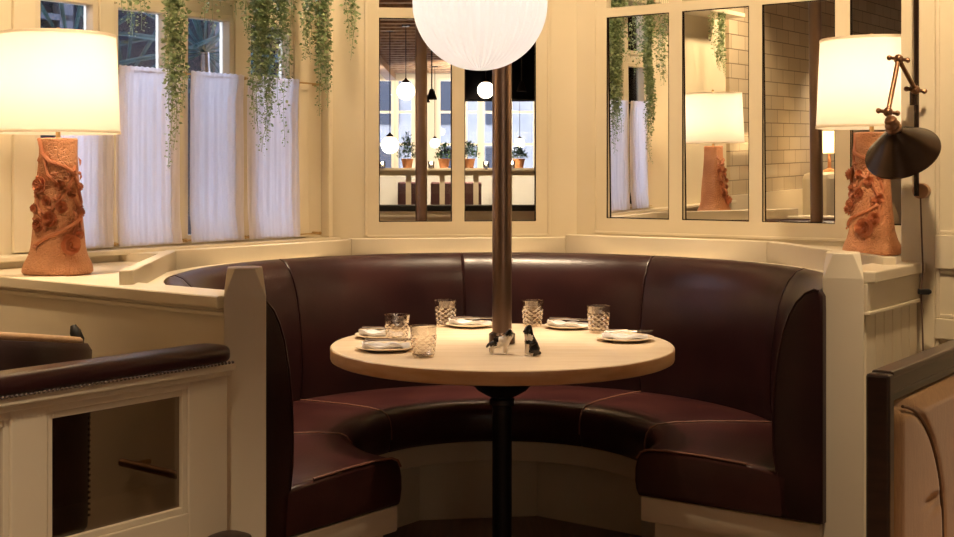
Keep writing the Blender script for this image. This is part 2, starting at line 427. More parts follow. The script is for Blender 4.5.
# --- rest of the dining room shell
def seg_wall(name, p, q, m, z0=0, z1=CEIL+.16, t=.15):
    d = q-p; L = d.length
    return struct(MB().box(0, L, -t, 0, z0, z1).build(name, m, None, loc=(p.x, p.y, 0), rz=math.atan2(d.y, d.x)))
seg_wall('wall_side', b1, far, M['plaster'])
seg_wall('wall_far', rf, b2, M['plaster'])
# far wall with tall windows: local x runs along virtual-right, seen in the back mirrors
FW = Matrix.Translation(WC.refl((0, VB))) @ Matrix.Rotation(math.atan2(.275, .961), 4, 'Z')
frz = math.atan2(.275, .961); floc = WC.refl((0, VB))
def vx(px, D=VB): return (px-CX)/F*D
def vz(py, D=VB): return CZ-(py-HY)/F*D
fx = [(vx(378), vx(393)), (vx(397), vx(413)), (vx(439), vx(453)), (vx(466), vx(479)), (vx(483), vx(499)), (vx(511), vx(535))]
fw = MB(); xs = [-8]+[v for p in fx for v in p]+[8]
for i in range(len(xs)-1):
    if i % 2 == 1:
        fw.box(xs[i], xs[i+1], -.2, 0, 0, 1.3); fw.box(xs[i], xs[i+1], -.2, 0, 2.9, CEIL+.16)
    else: fw.box(xs[i], xs[i+1], -.2, 0, 0, CEIL+.16)
struct(fw.build('wall_street', M['plaster'], None, loc=floc, rz=frz))
for k, (a, b) in enumerate(fx):
    mb = MB(); f = .025
    mb.box(a-f, a+f, -.1, .02, 1.3, 2.9); mb.box(b-f, b+f, -.1, .02, 1.3, 2.9)
    for z in (1.3, 1.82, 2.36, 2.9): mb.box(a, b, -.09, .01, z-.02, z+.02)
    wf = struct(mb.build(f'window_{k+5}', M['paint'], None, loc=floc, rz=frz))
    MB().box(a, b, -.05, -.045, 1.3, 2.9).build('glass', M['pane'], wf)
# facade across the street
mb = MB(); mb.box(-14, 14, -7, -6.6, 0, 14)
mb.cur = 1
for i in range(22): mb.box(-13+i*1.2, -12.5+i*1.2, -6.6, -6.55, .8, 1.9); mb.box(-13+i*1.2, -12.5+i*1.2, -6.6, -6.55, 2.4, 3.6)
fa = mb.build('street_building', [M['ext_pale'], M['ext_lilac']], None, loc=floc, rz=frz)
tag(fa, 'pale stone building across the street seen through far windows', 'building')

# --- outside the alcove windows
mb = MB(); mb.box(-6, 5, 3.2, 3.4, 0, 3.0)
mb.cur = 1
for x in (-1.2, .7, 1.0, 1.3, 2.6): mb.box(x, x+.10, 3.12, 3.2, .5, 2.95)
for z in (2.35, 2.62, 2.9): mb.box(.7, 1.4, 3.12, 3.2, z, z+.04)
ex = mb.build('courtyard_building', [M['ext_dark'], M['ext_lilac']], None, loc=(WL.o.x, WL.o.y, 0), rz=WL.rz)
tag(ex, 'dark building with lilac frames outside behind the palm leaves', 'building')
pv = MB().box(-6, 5, .2, 3.4, -.2, 0).build('courtyard_paving', M['paving'], None, loc=(WL.o.x, WL.o.y, 0), rz=WL.rz); struct(pv)

def palm(px, zc, y, span, n, a0, a1, label, droop=.5):
    x = WL.s_(px, y); root = thing('palm', label, 'palm', WL.w(x, y, 0), WL.rz, 'palms outside the alcove windows')
    tr = MB(); tr.tube([(0, 0, 0), (.03, 0, zc*.5), (0, 0, zc)], [.05, .04, .02], 8); tr.build('trunk', M['darkwood'], root, True)
    lf = MB()
    for i in range(n):
        a = R(a0+(a1-a0)*i/(n-1))+(rnd()-.5)*.05; L = span*(.85+.25*rnd()); yy = (rnd()-.5)*.2
        pts = []
        for k in range(6):
            t = k/5; pts.append(Vector((math.cos(a)*L*t, yy*t, zc+math.sin(a)*L*t-droop*L*t*t*.5)))
        wv = [.003, .009, .012, .010, .006, .001]
        for k in range(5):
            d = (pts[k+1]-pts[k]).normalized(); nn = d.cross(Vector((0, 1, 0))).normalized()
            q = [pts[k]-nn*wv[k], pts[k]+Vector((0, .008, 0)), pts[k]+nn*wv[k], pts[k+1]+nn*wv[k+1], pts[k+1]+Vector((0, .008, 0)), pts[k+1]-nn*wv[k+1]]
            lf.add(q, [(0, 1, 4, 5), (1, 2, 3, 4)])
    lf.build('fronds', M['palm'], root)
palm(205, 1.92, .55, .75, 17, -60, 200, 'palm fan spreading blue-green fronds behind the third window pane', .35)
palm(125, 1.75, .6, .75, 8, 10, 170, 'palm with upright fronds behind the second window pane', .2)
palm(70, 1.85, .6, .7, 8, 20, 160, 'palm with long thin fronds above the left lamp', .2)
palm(262, 1.80, .7, .6, 7, 0, 180, 'palm partly hidden by vines behind the fourth window pane', .3)

# ================================================================== LEDGE, CURB, PARTITIONS, POSTS
def octpt(ap, deg): return C+Vector((math.cos(R(deg)), math.sin(R(deg))))*(ap/math.cos(R(22)))
angs = [208+0, 164, 120, 76, 32, -12]
def ring_poly(deg_list, a_in, a_out, z0, z1, mb):
    for d0, d1 in zip(deg_list[:-1], deg_list[1:]):
        p = [octpt(a_in, d0), octpt(a_out, d0), octpt(a_out, d1), octpt(a_in, d1)]
        mb.prism([(q.x, q.y) for q in p], z0, z1)
# cream panelling behind the banquette (octagonal), and its top ledge
mb = MB()
ring_poly([164, 120, 76, 32], 1.20, 1.455, 0, 1.052, mb)
struct(mb.build('trim_8', M['paint']))
mb = MB(); ring_poly([208, 164, 120], 1.175, 1.215, .96, 1.066, mb); ring_poly([120, 76], 1.175, 1.215, .96, 1.070, mb); ring_poly([76, 32, -12], 1.175, 1.215, .96, 1.082, mb)
struct(mb.build('trim_9', M['paint'], bevel=.004))
# lamp ledges: left and right corner surfaces
def ledge(W, side, zt, name):
    x = side*1.22
    end = octpt(1.2, 164 if side < 0 else 32); e2 = octpt(1.2, 208 if side < 0 else -12)
    def loc(p): d = p-W.o; return (W.r.dot(d), W.n.dot(d))
    a, b = loc(end), loc(e2)
    yend = -.001 if side < 0 else -.001
    poly = [(x, yend if side < 0 else -.722), (x, b[1]-.10), (b[0]+side*.0, b[1]-.10), (b[0], b[1]), a, (a[0], yend)]
    if side > 0: poly = [(x, -.722), (x, b[1]-.10), (b[0], b[1]-.10), b, a, (a[0], -.001), (1.149, -.001), (1.149, -.722)]
    mb = MB(); mb.prism(poly, zt-.035, zt)
    o = mb.build(name, M['paint'], None, loc=(W.o.x, W.o.y, 0), rz=W.rz, bevel=.004); return struct(o)
ledge(WL, -1, 1.02, 'trim_10'); ledge(WR, 1, 1.055, 'trim_11')
# round inner ledge that carries the leather back
def arc(r, a0, a1, n): return [C+Vector((math.cos(R(a0+(a1-a0)*i/n)), math.sin(R(a0+(a1-a0)*i/n))))*r for i in range(n+1)]
mb = MB(); a = arc(1.142, -20, 216, 60); b = arc(1.20, -20, 216, 60)
for i in range(60): mb.prism([(a[i].x, a[i].y), (b[i].x, b[i].y), (b[i+1].x, b[i+1].y), (a[i+1].x, a[i+1].y)], .93, 1.003)
struct(mb.build('trim_12', M['paint']))

def partition(W, side, y_post, y_end, zt, label, drop=.132, boards=True):
    root = thing('partition', label, 'partition', (W.o.x, W.o.y, 0), W.rz, 'low panelled partitions of the alcove')
    s = side; xi, xo = s*1.10, s*1.20
    X = lambda a, b: (min(a, b), max(a, b))
    mb = MB(); x0, x1 = X(xi, xo)
    mb.box(x0, x1, y_post, y_end, 0, zt-.036)
    # beaded boards on the outside face
    bw = .085; y = y_post+.02
    f0, f1 = X(xo, xo+s*.006)
    while boards and y+bw < y_end: mb.box(f0, f1, y+.003, y+bw-.003, .12, zt-drop); y += bw
    mb.build('panel', M['paint'], root)
    a0, a1 = X(xo, xo+s*.014); MB().box(a0, a1, y_post+.01, y_end, zt-drop+.012, zt-.036).build('top_rail', M['paint'], root, bevel=.003)
    a0, a1 = X(xo, xo+s*.022); MB().box(a0, a1, y_post+.01, y_end, zt-drop, zt-drop+.012).build('bead', M['paint'], root, bevel=.003)
    a0, a1 = X(xi-s*.0, xo+s*.035); MB().box(a0, a1, y_post+.02, y_end, zt-.034, zt+.002).build('cap_rail', M['paint'], root, bevel=.005)
    a0, a1 = X(xo, xo+s*.016); MB().box(a0, a1, y_post+.01, y_end, 0, .12).build('skirting', M['paint'], root, bevel=.003)
    return root
LP = Vector((-.630, 3.42)); RP = Vector((1.104, 3.80))
def loc(W, p): d = p-W.o; return (W.r.dot(d), W.n.dot(d))
lpl, rpl = loc(WL, LP), loc(WR, RP)
partition(WL, -1, lpl[1]+.05, -.002, 1.02, 'cream partition with flat cap, running left from the left post', .056, False)
partition(WR, 1, rpl[1]+.06, -.738, 1.055, 'cream beadboard partition running back from the right post')
def post(p, zt, W, wd, label):
    root = thing('newel_post', label, 'post', (p.x, p.y, 0), math.atan2(-p.y, -p.x)+PI/2, 'cream posts at the booth opening')
    h = wd/2; c = .3*h
    def octo(k, cc): a = h*k; b = a-cc*k; return [(-a, -b), (-b, -a), (b, -a), (a, -b), (a, b), (b, a), (-b, a), (-a, b)]
    loops = []
    for z, k, cc in ((0, 1, .002), (zt-.14, 1, .002), (zt-.075, 1, .002), (zt-.004, .84, .42*h), (zt, .80, .42*h)):
        loops.append([Vector((x, y, z)) for x, y in octo(k, cc)])
    MB().sweep(loops).build('shaft', M['paint'], root, bevel=.002)
    mb = MB(); mb.box(-h-.012, h+.012, -h-.012, h+.012, 0, .12); mb.build('plinth', M['paint'], root, bevel=.004)
post(LP, 1.102, WL, .112, 'cream square post with tapered top at the left end of the booth')
post(RP, 1.119, WR, .118, 'cream square post with tapered top at the right end of the booth')

# ================================================================== BANQUETTE
bq = thing('banquette', 'curved oxblood leather booth seat wrapping the round table', 'booth', (C.x, C.y, 0))
def arc_sweep(prof, a0, a1, n, rnd_=.012, steps=4):
    cr = sum(p[0] for p in prof)/len(prof); cz = sum(p[1] for p in prof)/len(prof)
    st = []
    mid = sum(p[0] for p in prof)/len(prof)
    for k in range(steps): # rounded ends
        t = (k+.0)/steps; ang = math.asin(1-t); inset = rnd_*(1-math.cos(ang)); da = rnd_*(1-t)*0
        off = rnd_*(1-math.cos(math.acos(t))) if False else 0
        q = PI/2*k/steps; st.append((rnd_*(1-math.sin(q)), rnd_*(1-math.cos(q))))
    # st: (inset of profile, arc distance from end)
    sts = [(d/mid, i) for i, d in st]
    seq = [(R(a0)+da, ins) for da, ins in sts]
    e = rnd_/mid
    for i in range(n+1): seq.append((R(a0)+e+(R(a1)-R(a0)-2*e)*i/n, 0))
    seq += [(R(a1)-da, ins) for da, ins in sts[::-1]]
    # inward normals of profile
    P = [Vector((p[0], p[1])) for p in prof]; N_ = len(P); nor = []
    area = sum(P[i].x*P[(i+1) % N_].y-P[(i+1) % N_].x*P[i].y for i in range(N_))
    for i in range(N_):
        t = (P[(i+1) % N_]-P[i-1]).normalized(); nn = Vector((-t.y, t.x)) if area > 0 else Vector((t.y, -t.x)); nor.append(nn)
    loops = []
    for a, ins in seq:
        loops.append([Vector(((p+nn*ins).x*math.cos(a), (p+nn*ins).x*math.sin(a), (p+nn*ins).y)) for p, nn in zip(P, nor)])
    return MB().sweep(loops)
seat_prof = [(.530, .312), (.519, .33), (.514, .36), (.515, .40), (.522, .43), (.536, .452), (.562, .463), (.63, .468), (.75, .468), (.90, .462), (1.02, .455), (1.04, .44), (1.04, .36), (1.04, .312)]
back_prof = [(1.01, .316), (.997, .45), (.988, .52), (.986, .60), (.990, .70), (1.003, .80), (1.020, .88), (1.038, .93), (1.060, .970), (1.088, .998), (1.115, 1.010), (1.130, 1.006), (1.139, .99), (1.14, .95), (1.14, .70), (1.14, .45), (1.14, .316)]
SA = [-35, 10, 54, 142, 186, 231.6]; BA = [-35, 10, 54, 98, 142, 186, 231.6]
for a0, a1 in zip(SA[:-1], SA[1:]):
    o = arc_sweep(seat_prof, a0, a1, max(8, int((a1-a0)/3)), .010 if a0 > -30 and a1 < 230 else .016).build('seat_cushion', M['seatleather'], bq, True, angle=70)
for a0, a1 in zip(BA[:-1], BA[1:]):
    o = arc_sweep(back_prof, a0, a1, max(8, int((a1-a0)/3)), .008).build('backrest', M['leather'], bq, True, angle=70)
def pol(r, a, z): return Vector((r*math.cos(R(a)), r*math.sin(R(a)), z))
for a in SA[1:-1]: MB().tube([pol(r, a, z+.001) for r, z in seat_prof[2:11]], .0028, 6).build('seat_piping', M['seam'], bq, True)
for a in BA[1:-1]: MB().tube([pol(r, a, z) for r, z in back_prof[1:12]], .0016, 6).build('back_piping', M['leather'], bq, True)
for a, d in ((-35, .45), (231.6, -.45)):
    MB().tube([pol(r, a+d, z+.0015) for r, z in seat_prof[4:10]], .0035, 6).build('seat_piping', M['seam'], bq, True)
    MB().tube([pol(r, a+d*.3, z) for r, z in back_prof[1:12]], .004, 6).build('back_piping', M['leather'], bq, True)
band = [(.544, .232), (.538, .236), (.538, .308), (.544, .312), (1.13, .312), (1.13, .232)]
arc_sweep(band, -34.6, 231.2, 90, .003).build('plinth_band', M['paint'], bq, True, angle=30)
# kick board: flat facets set back under the band
mb = MB(); ks = [-32, -12, 32, 76, 120, 164, 208, 228.6]
for d0, d1 in zip(ks[:-1], ks[1:]):
    q = []
    def kp(ap, d):
        for k in range(9):
            n = 10+44*k-44
            if abs(((d-n+180) % 360)-180) <= 22.01: return Vector((math.cos(R(d)), math.sin(R(d))))*(ap/math.cos(R(((d-n+180) % 360)-180)))
        return Vector((math.cos(R(d)), math.sin(R(d))))*ap
    p = [kp(.575, d0), kp(1.12, d0), kp(1.12, d1), kp(.575, d1)]
    mb.prism([(v.x, v.y) for v in p], 0, .234)
mb.build('kick_board', M['paint'], bq, bevel=.002)

# ================================================================== TABLE
TZ = .763
tb = thing('round_table', 'round pale wood table on a single dark pedestal inside the booth', 'table', (C.x, C.y, 0))
r0 = .594
mb = MB(); mb.lathe([(.02, TZ-.048), (r0-.008, TZ-.048), (r0-.002, TZ-.045), (r0, TZ-.040), (r0, TZ-.008), (r0-.001, TZ-.004)], 96)
mb.build('table_edge', M['tableedge'], tb, True, angle=30)
MB().lathe([(.02, TZ-.010), (r0-.0015, TZ-.0039), (r0-.004, TZ-.001), (r0-.008, TZ), (.3, TZ), (.036, TZ)], 96).build('tabletop', M['tabletop'], tb, True, angle=30)
MB().lathe([(.034, 0), (.034, TZ-.10), (.034, TZ-.09)], 32).build('pedestal', M['iron'], tb, True)
MB().lathe([(.036, .578), (.05, .583), (.085, .603), (.118, .640), (.125, .70), (.125, TZ-.0485)], 40).build('flange', M['iron'], tb, True)
MB().lathe([(.036, .550), (.043, .553), (.043, .572), (.036, .575)], 32).build('collar', M['iron'], tb, True)
MB().lathe([(.035, 0), (.15, 0), (.15, .012), (.06, .03), (.036, .05)], 40).build('foot_plate', M['iron'], tb, True)
pp = thing('copper_pole', 'tall aged copper pole rising from the middle of the table', 'pole', (C.x, C.y, TZ))
MB().lathe([(.034, .001), (.034, CEIL-.03-TZ)], 40).build('pipe', M['copper'], pp, True, angle=30)
MB().lathe([(.038, .001), (.046, .003), (.046, .034), (.038, .040), (.035, .042)], 40).build('floor_collar', M['darkmetal'], pp, True, angle=30)

def onT(px, py):
    Y = F*(CZ-TZ)/(py-HY); return Vector(((px-CX)/F*Y, Y, TZ))
# ---- plates with napkins
def plate_set(px, py, rot, width, label_p, label_n, first=None):
    p = onT(px, py); s = width/.205
    if first is None:
        pl = MB().lathe([(.001, .002), (.045, .0), (.062, .0), (.085, .008), (.1015, .013), (.1025, .0145), (.1, .0155), (.084, .0105), (.06, .0045), (.001, .004)], 56)
        o = pl.build('side_plate', M['porcelain'], None, True)
    else: o = first.copy(); COL.objects.link(o)
    o.location = p; o.scale = (s, s, s); tag(o, label_p, 'plate', 'side plates on the table')
    return o
def napkin(p, rot, label, flip=1, L=.16, W_=.062):
    root = thing('napkin', label, 'napkin', p, rot, 'folded napkins on the plates')
    n, m = 14, 7
    vs = []; fs = []
    random.seed(int(p.x*1000) % 97+3)
    ph = rnd()*6
    top = []
    for i in range(n+1):
        for j in range(m+1):
            x = -L/2+L*i/n; y = -W_/2+W_*j/m
            e = min(1, min(j, m-j)/1.0)*.5+.5
            z = .010+.006*e+.006*math.sin(3.1*i/n*PI+ph)*math.sin(2.2*j/m*PI+ph)+.010*abs(math.sin(PI*j/m*2+ph))*(1-i/n)
            y2 = y*(1-.35*(i/n if flip > 0 else 1-i/n))+.012*math.sin(2.5*i/n+ph)
            top.append(Vector((x, y2, z)))
    vs = top+[Vector((v.x, v.y, v.z-.007-.003*(1 if 0 < (k % (m+1)) < m else 0))) for k, v in enumerate(top)]
    K = len(top); q = m+1
    for i in range(n):
        for j in range(m):
            a = i*q+j; fs.append((a, a+1, a+q+1, a+q)); fs.append((K+a, K+a+q, K+a+q+1, K+a+1))
    for i in range(n): fs.append((i*q, (i+1)*q, K+(i+1)*q, K+i*q)); a = i*q+m; fs.append((a, K+a, K+a+q, a+q))
    for j in range(m): fs.append((j, K+j, K+j+1, j+1)); a = n*q+j; fs.append((a, a+1, K+a+1, K+a))
    mb = MB(); mb.add(vs, fs); mb.build('cloth', M['napkin'], root, True, angle=60)
    st = MB()
    for jj in (.15, .34, .53):
        for i in range(n):
            def pt(i, f):
                a = top[i*q+1]; b = top[i*q+m-1]; v = a.lerp(b, f); k = 1+int(f*(m-2)); zz = max(top[i*q+k].z, top[i*q+min(k+1, m)].z); return Vector((v.x, v.y, zz+.0012))
            st.add([pt(i, jj), pt(i+1, jj), pt(i+1, jj+.045), pt(i, jj+.045)], [(0, 1, 2, 3)])
    st.build('stripe', M['stripe'], root)
    return root
def fork(p, rot, label, knife=False):
    root_p = p
    mb = MB()
    if knife:
        mb.tube([(-.085, 0, 0), (-.02, 0, .001), (-.005, 0, 0)], [.0045, .0038, .003], 6)
        mb.box(-.005, .085, -.006, .006, -.0008, .0008)
    else:
        mb.tube([(-.085, 0, 0), (-.03, 0, .002), (.03, 0, 0)], [.004, .0025, .003], 6)
        mb.box(.03, .05, -.009, .009, -.001, .001)
        for k in (-.0075, -.0025, .0025, .0075): mb.box(.05, .082, k-.0011, k+.0011, -.001, .001)
    o = mb.build('knife' if knife else 'fork', M['steel'], None, True, loc=p, rz=rot); tag(o, label, 'cutlery', 'cutlery laid on the napkins')
    return o
PS = [(386, 350, R(12), .205, 'front left', 'at the near left of the table', 1),
      (381, 337.5, R(-4), .190, 'back left', 'behind the front left plate', -1),
      (470, 326.5, R(5), .190, 'rear', 'at the back, left of the pole', 1),
      (568, 328, R(-8), .180, 'rear right', 'between the two right tumblers', -1),
      (625, 340.5, R(3), .205, 'right', 'at the right edge of the table', 1)]
first = None
for px, py, rot, wd, nm, where, fl_ in PS:
    pl = plate_set(px, py, rot, wd, f'cream side plate {where}', '', first)
    first = first or pl
    p = pl.location.copy()
    napkin(p+Vector((.0, 0, .001)), rot, f'folded white napkin with grey stripes on the plate {where}', fl_)
    fork(p+Vector((.01, -.018, .0335)), rot+R(3), f'steel fork on the napkin {where}')
    fork(p+Vector((.015, .014, .0345)), rot-R(3), f'steel knife on the napkin {where}', True)
# ---- cut glass tumblers
def make_tumbler():
    root = thing('tumbler', '', 'glass', (0, 0, 0), 0, 'cut glass tumblers on the table')
    H = .100; rt, rb = .0445, .034
    mb = MB(); n = 20; rows = 11
    vs = []; fs = []
    for i in range(rows+1):
        z = .004+(H-.004)*i/rows
        for k in range(n):
            r = rb+(rt-rb)*(i/rows)
            if 1 <= i <= rows-4: r += (.0024 if (k+i) % 2 == 0 else -.0018)
            q = 2*PI*k/n; vs.append((r*math.cos(q), r*math.sin(q), z))
    for i in range(rows):
        for k in range(n):
            a = i*n+k; b = i*n+(k+1) % n; c = (i+1)*n+(k+1) % n; d = (i+1)*n+k
            if (k+i) % 2: fs += [(a, b, d), (b, c, d)]
            else: fs += [(a, b, c), (a, c, d)]
    mb.add(vs, fs)
    mb.build('cut_wall', M['tumbler'], root)
    MB().lathe([(rt-.0025, H-.0015), (rt-.0022, H+.0005), (rt+.0006, H+.0005), (rt+.0006, H-.0015)], 40, closed=True).build('rim', M['tumbler'], root, True)
    MB().lathe([(.001, 0), (rb-.002, 0), (rb, .003), (rb, .010), (.001, .008)], 28).build('base', M['tumbler'], root, True)
    return root
tum = make_tumbler()
TS = [(397, 343.5, 'cut glass tumbler standing behind the front left plate', 1.0),
      (445.5, 326, 'cut glass tumbler left of the plate near the copper pole', 1.0),
      (532.5, 326, 'cut glass tumbler just right of the copper pole', 1.0),
      (598.5, 332.5, 'cut glass tumbler beside the plate at the right edge of the table', 1.0),
      (423.5, 357, 'clear cut glass tumbler standing nearest the front, right of the front left plate', 1.0)]
for i, (px, py, lab, sc) in enumerate(TS):
    p = onT(px, py)
    if i == 0: tum.location = p; tum['label'] = lab
    else: dup(tum, p, i*.7, lab, 'cut glass tumblers on the table')

# ---- dog shaped salt and pepper
def skin(name, chain, faces_fn, mats, parent, sub=2):
    """chain: list of (pos, radius, parent index); returns one continuous mesh with faces coloured by faces_fn"""
    me = bpy.data.meshes.new(name); me.from_pydata([c[0] for c in chain], [(i, c[2]) for i, c in enumerate(chain) if c[2] is not None], [])
    o = bpy.data.objects.new(name, me); COL.objects.link(o)
    sk = o.modifiers.new('skin', 'SKIN'); sk.use_smooth_shade = True
    for i, c in enumerate(chain):
        sv = me.skin_vertices[0].data[i]; rr = tuple(1.28*q for q in (c[1] if isinstance(c[1], tuple) else (c[1], c[1]))); sv.radius = rr; sv.use_root = (i == 0)
    s2 = o.modifiers.new('sub', 'SUBSURF'); s2.levels = sub; s2.render_levels = sub
    dg = bpy.context.evaluated_depsgraph_get(); dg.update()
    nm = bpy.data.meshes.new_from_object(o.evaluated_get(dg))
    bpy.data.objects.remove(o)
    nm.materials.clear()
    for m in mats: nm.materials.append(m)
    for p in nm.polygons: p.use_smooth = True; p.material_index = faces_fn(p.center)
    q = bpy.data.objects.new(name, nm); COL.objects.link(q); q.parent = parent
    return q
# standing dog, facing +x (right), 7.5 cm tall
d1 = thing('dog_shaker', 'black and white standing dog figurine on the table, left of the pair', 'salt shaker', onT(501, 354.5), R(-12), 'dog shaped salt and pepper shakers')
k = .00115
ch = [((-5*k, 0, 36*k), 11*k, None), ((8*k, 0, 38*k), 12*k, 0), ((20*k, 0, 48*k), 9*k, 1), ((27*k, -2*k, 62*k), 10*k, 2), ((37*k, -4*k, 59*k), 6.5*k, 3),
      ((-22*k, 0, 35*k), 10*k, 0), ((-34*k, 0, 30*k), 4*k, 5), ((-43*k, 0, 18*k), 2.2*k, 6),
      ((-24*k, 7*k, 22*k), 5.5*k, 5), ((-29*k, 8*k, 13*k), 3.6*k, 8), ((-26*k, 8*k, 3*k), 4*k, 9),
      ((-24*k, -7*k, 22*k), 5.5*k, 5), ((-29*k, -8*k, 13*k), 3.6*k, 11), ((-26*k, -8*k, 3*k), 4*k, 12),
      ((12*k, 7*k, 22*k), 4.8*k, 1), ((13*k, 7*k, 3*k), 4*k, 14), ((12*k, -7*k, 22*k), 4.8*k, 1), ((13*k, -7*k, 3*k), 4*k, 16),
      ((24*k, 5*k, 72*k), 3.4*k, 3), ((23*k, -9*k, 71*k), 3.4*k, 3)]
def f1(c):
    x, z = c.x/k, c.z/k
    if z > 55 and x > 12: return 0 if (x > 33 or abs(c.y/k+3) < 2.2 and x > 24) else 1
    if x < -8 and z > 24: return 1
    if x < -30: return 1
    return 0
skin('body', ch, f1, [M['white_glaze'], M['black_glaze']], d1)
mb = MB(); mb.ball((34*k, -9.5*k, 63*k), 1.6*k, 8); mb.ball((32*k, 3.5*k, 64*k), 1.6*k, 8); mb.ball((39.5*k, -4*k, 60*k), 2.2*k, 8)
mb.build('face', M['black_glaze'], d1, True)
k = .00128
# sitting dog, facing -x
d2 = thing('dog_shaker', 'mostly black sitting dog figurine on the table, right of the pair', 'pepper shaker', onT(530.5, 355.5), R(14), 'dog shaped salt and pepper shakers')
ch = [((8*k, 0, 17*k), (15*k, 13*k), None), ((2*k, 0, 34*k), 12.5*k, 0), ((-4*k, 0, 50*k), 8.5*k, 1), ((-8*k, 0, 63*k), 10.5*k, 2), ((-18*k, -1*k, 60*k), 6.5*k, 3),
      ((-7*k, 7*k, 24*k), 4.8*k, 1), ((-10*k, 7*k, 3*k), 4*k, 5), ((-7*k, -7*k, 24*k), 4.8*k, 1), ((-10*k, -7*k, 3*k), 4*k, 7),
      ((10*k, 11*k, 9*k), 7*k, 0), ((-2*k, 12*k, 3.5*k), 3.6*k, 9), ((10*k, -11*k, 9*k), 7*k, 0), ((-2*k, -12*k, 3.5*k), 3.6*k, 11),
      ((21*k, 0, 7*k), 4.5*k, 0), ((28*k, -4*k, 4*k), 2.6*k, 13), ((-2*k, 8*k, 76*k), 3.2*k, 3), ((-2*k, -7*k, 77*k), 3.2*k, 3)]
def f2(c):
    x, z = c.x/k, c.z/k
    if 40 < z < 54 and x < 2: return 0
    if x < -7 and z < 42: return 0 if z < 30 else 1
    if z > 54 and x < -20: return 0
    if z < 7 and x < 2: return 0
    return 1
skin('body', ch, f2, [M['white_glaze'], M['black_glaze']], d2)
mb = MB(); mb.ball((-15*k, -8.5*k, 66*k), 1.5*k, 8); mb.ball((-17.5*k, -1*k, 61.5*k), 3.2*k, 8); mb.build('face', M['black_glaze'], d2, True)

# ================================================================== TABLE LAMPS
def rose(name, parent, loc, nrm, r, m, seed):
    random.seed(seed); mb = MB()
    n = Vector(nrm).normalized(); a = n.cross(Vector((0, 0, 1))).normalized(); b = n.cross(a)
    def P(u, v, h): return Vector(loc)+a*u+b*v+n*h
    for ring, (cnt, rr, tilt) in enumerate(((5, 1.0, .12), (5, .74, .34), (4, .50, .52), (3, .28, .66))):
        for i in range(cnt):
            q = 2*PI*i/cnt+ring*.6+rnd()*.2; wv = .74*rr*r
            ci, si = math.cos(q), math.sin(q); rows = []
            for t in (0, .35, .7, 1.0):
                row = []
                for s in (-1, -.5, 0, .5, 1):
                    rad = rr*r*(.25+.75*t)*(1-.14*s*s); lat = s*wv*(.35+.55*math.sin(min(1, t+.1)*2.2))*.8
                    h = r*(tilt*.95+.34*t*t*(1 if ring else .5)+(.12 if t == 1 else 0)*(1-abs(s)))+.10*r*s*s-(.25*r if t == 0 else 0)
                    row.append(P(ci*rad-si*lat, si*rad+ci*lat, h))
                rows.append(row)
            vs = [v for row in rows for v in row]; vs2 = [v-n*r*.09 for v in vs]
            fs = []
            for y in range(3):
                for x in range(4):
                    c0 = y*5+x; fs.append((c0, c0+1, c0+6, c0+5)); fs.append((c0+20, c0+25, c0+26, c0+21))
            for x in range(4): fs.append((15+x, 16+x, 36+x, 35+x))
            for y in range(3): fs.append((y*5, y*5+5, y*5+25, y*5+20)); fs.append((y*5+4, y*5+24, y*5+29, y*5+9))
            mb.add(vs+vs2, fs)
    mb.ball(P(0, 0, .35*r), r*.28, 10)
    return mb.build(name, m, parent, True, angle=80)
def base_r(z):   # radius of the flared trunk base at height z (m)
    T = [(0, .104), (.010, .110), (.030, .108), (.055, .095), (.085, .085), (.14, .080), (.24, .072), (.34, .063), (.42, .058), (.452, .060)]
    for (z0, r0_), (z1, r1_) in zip(T[:-1], T[1:]):
        if z <= z1: return r0_+(r1_-r0_)*(z-z0)/(z1-z0)
    return T[-1][1]
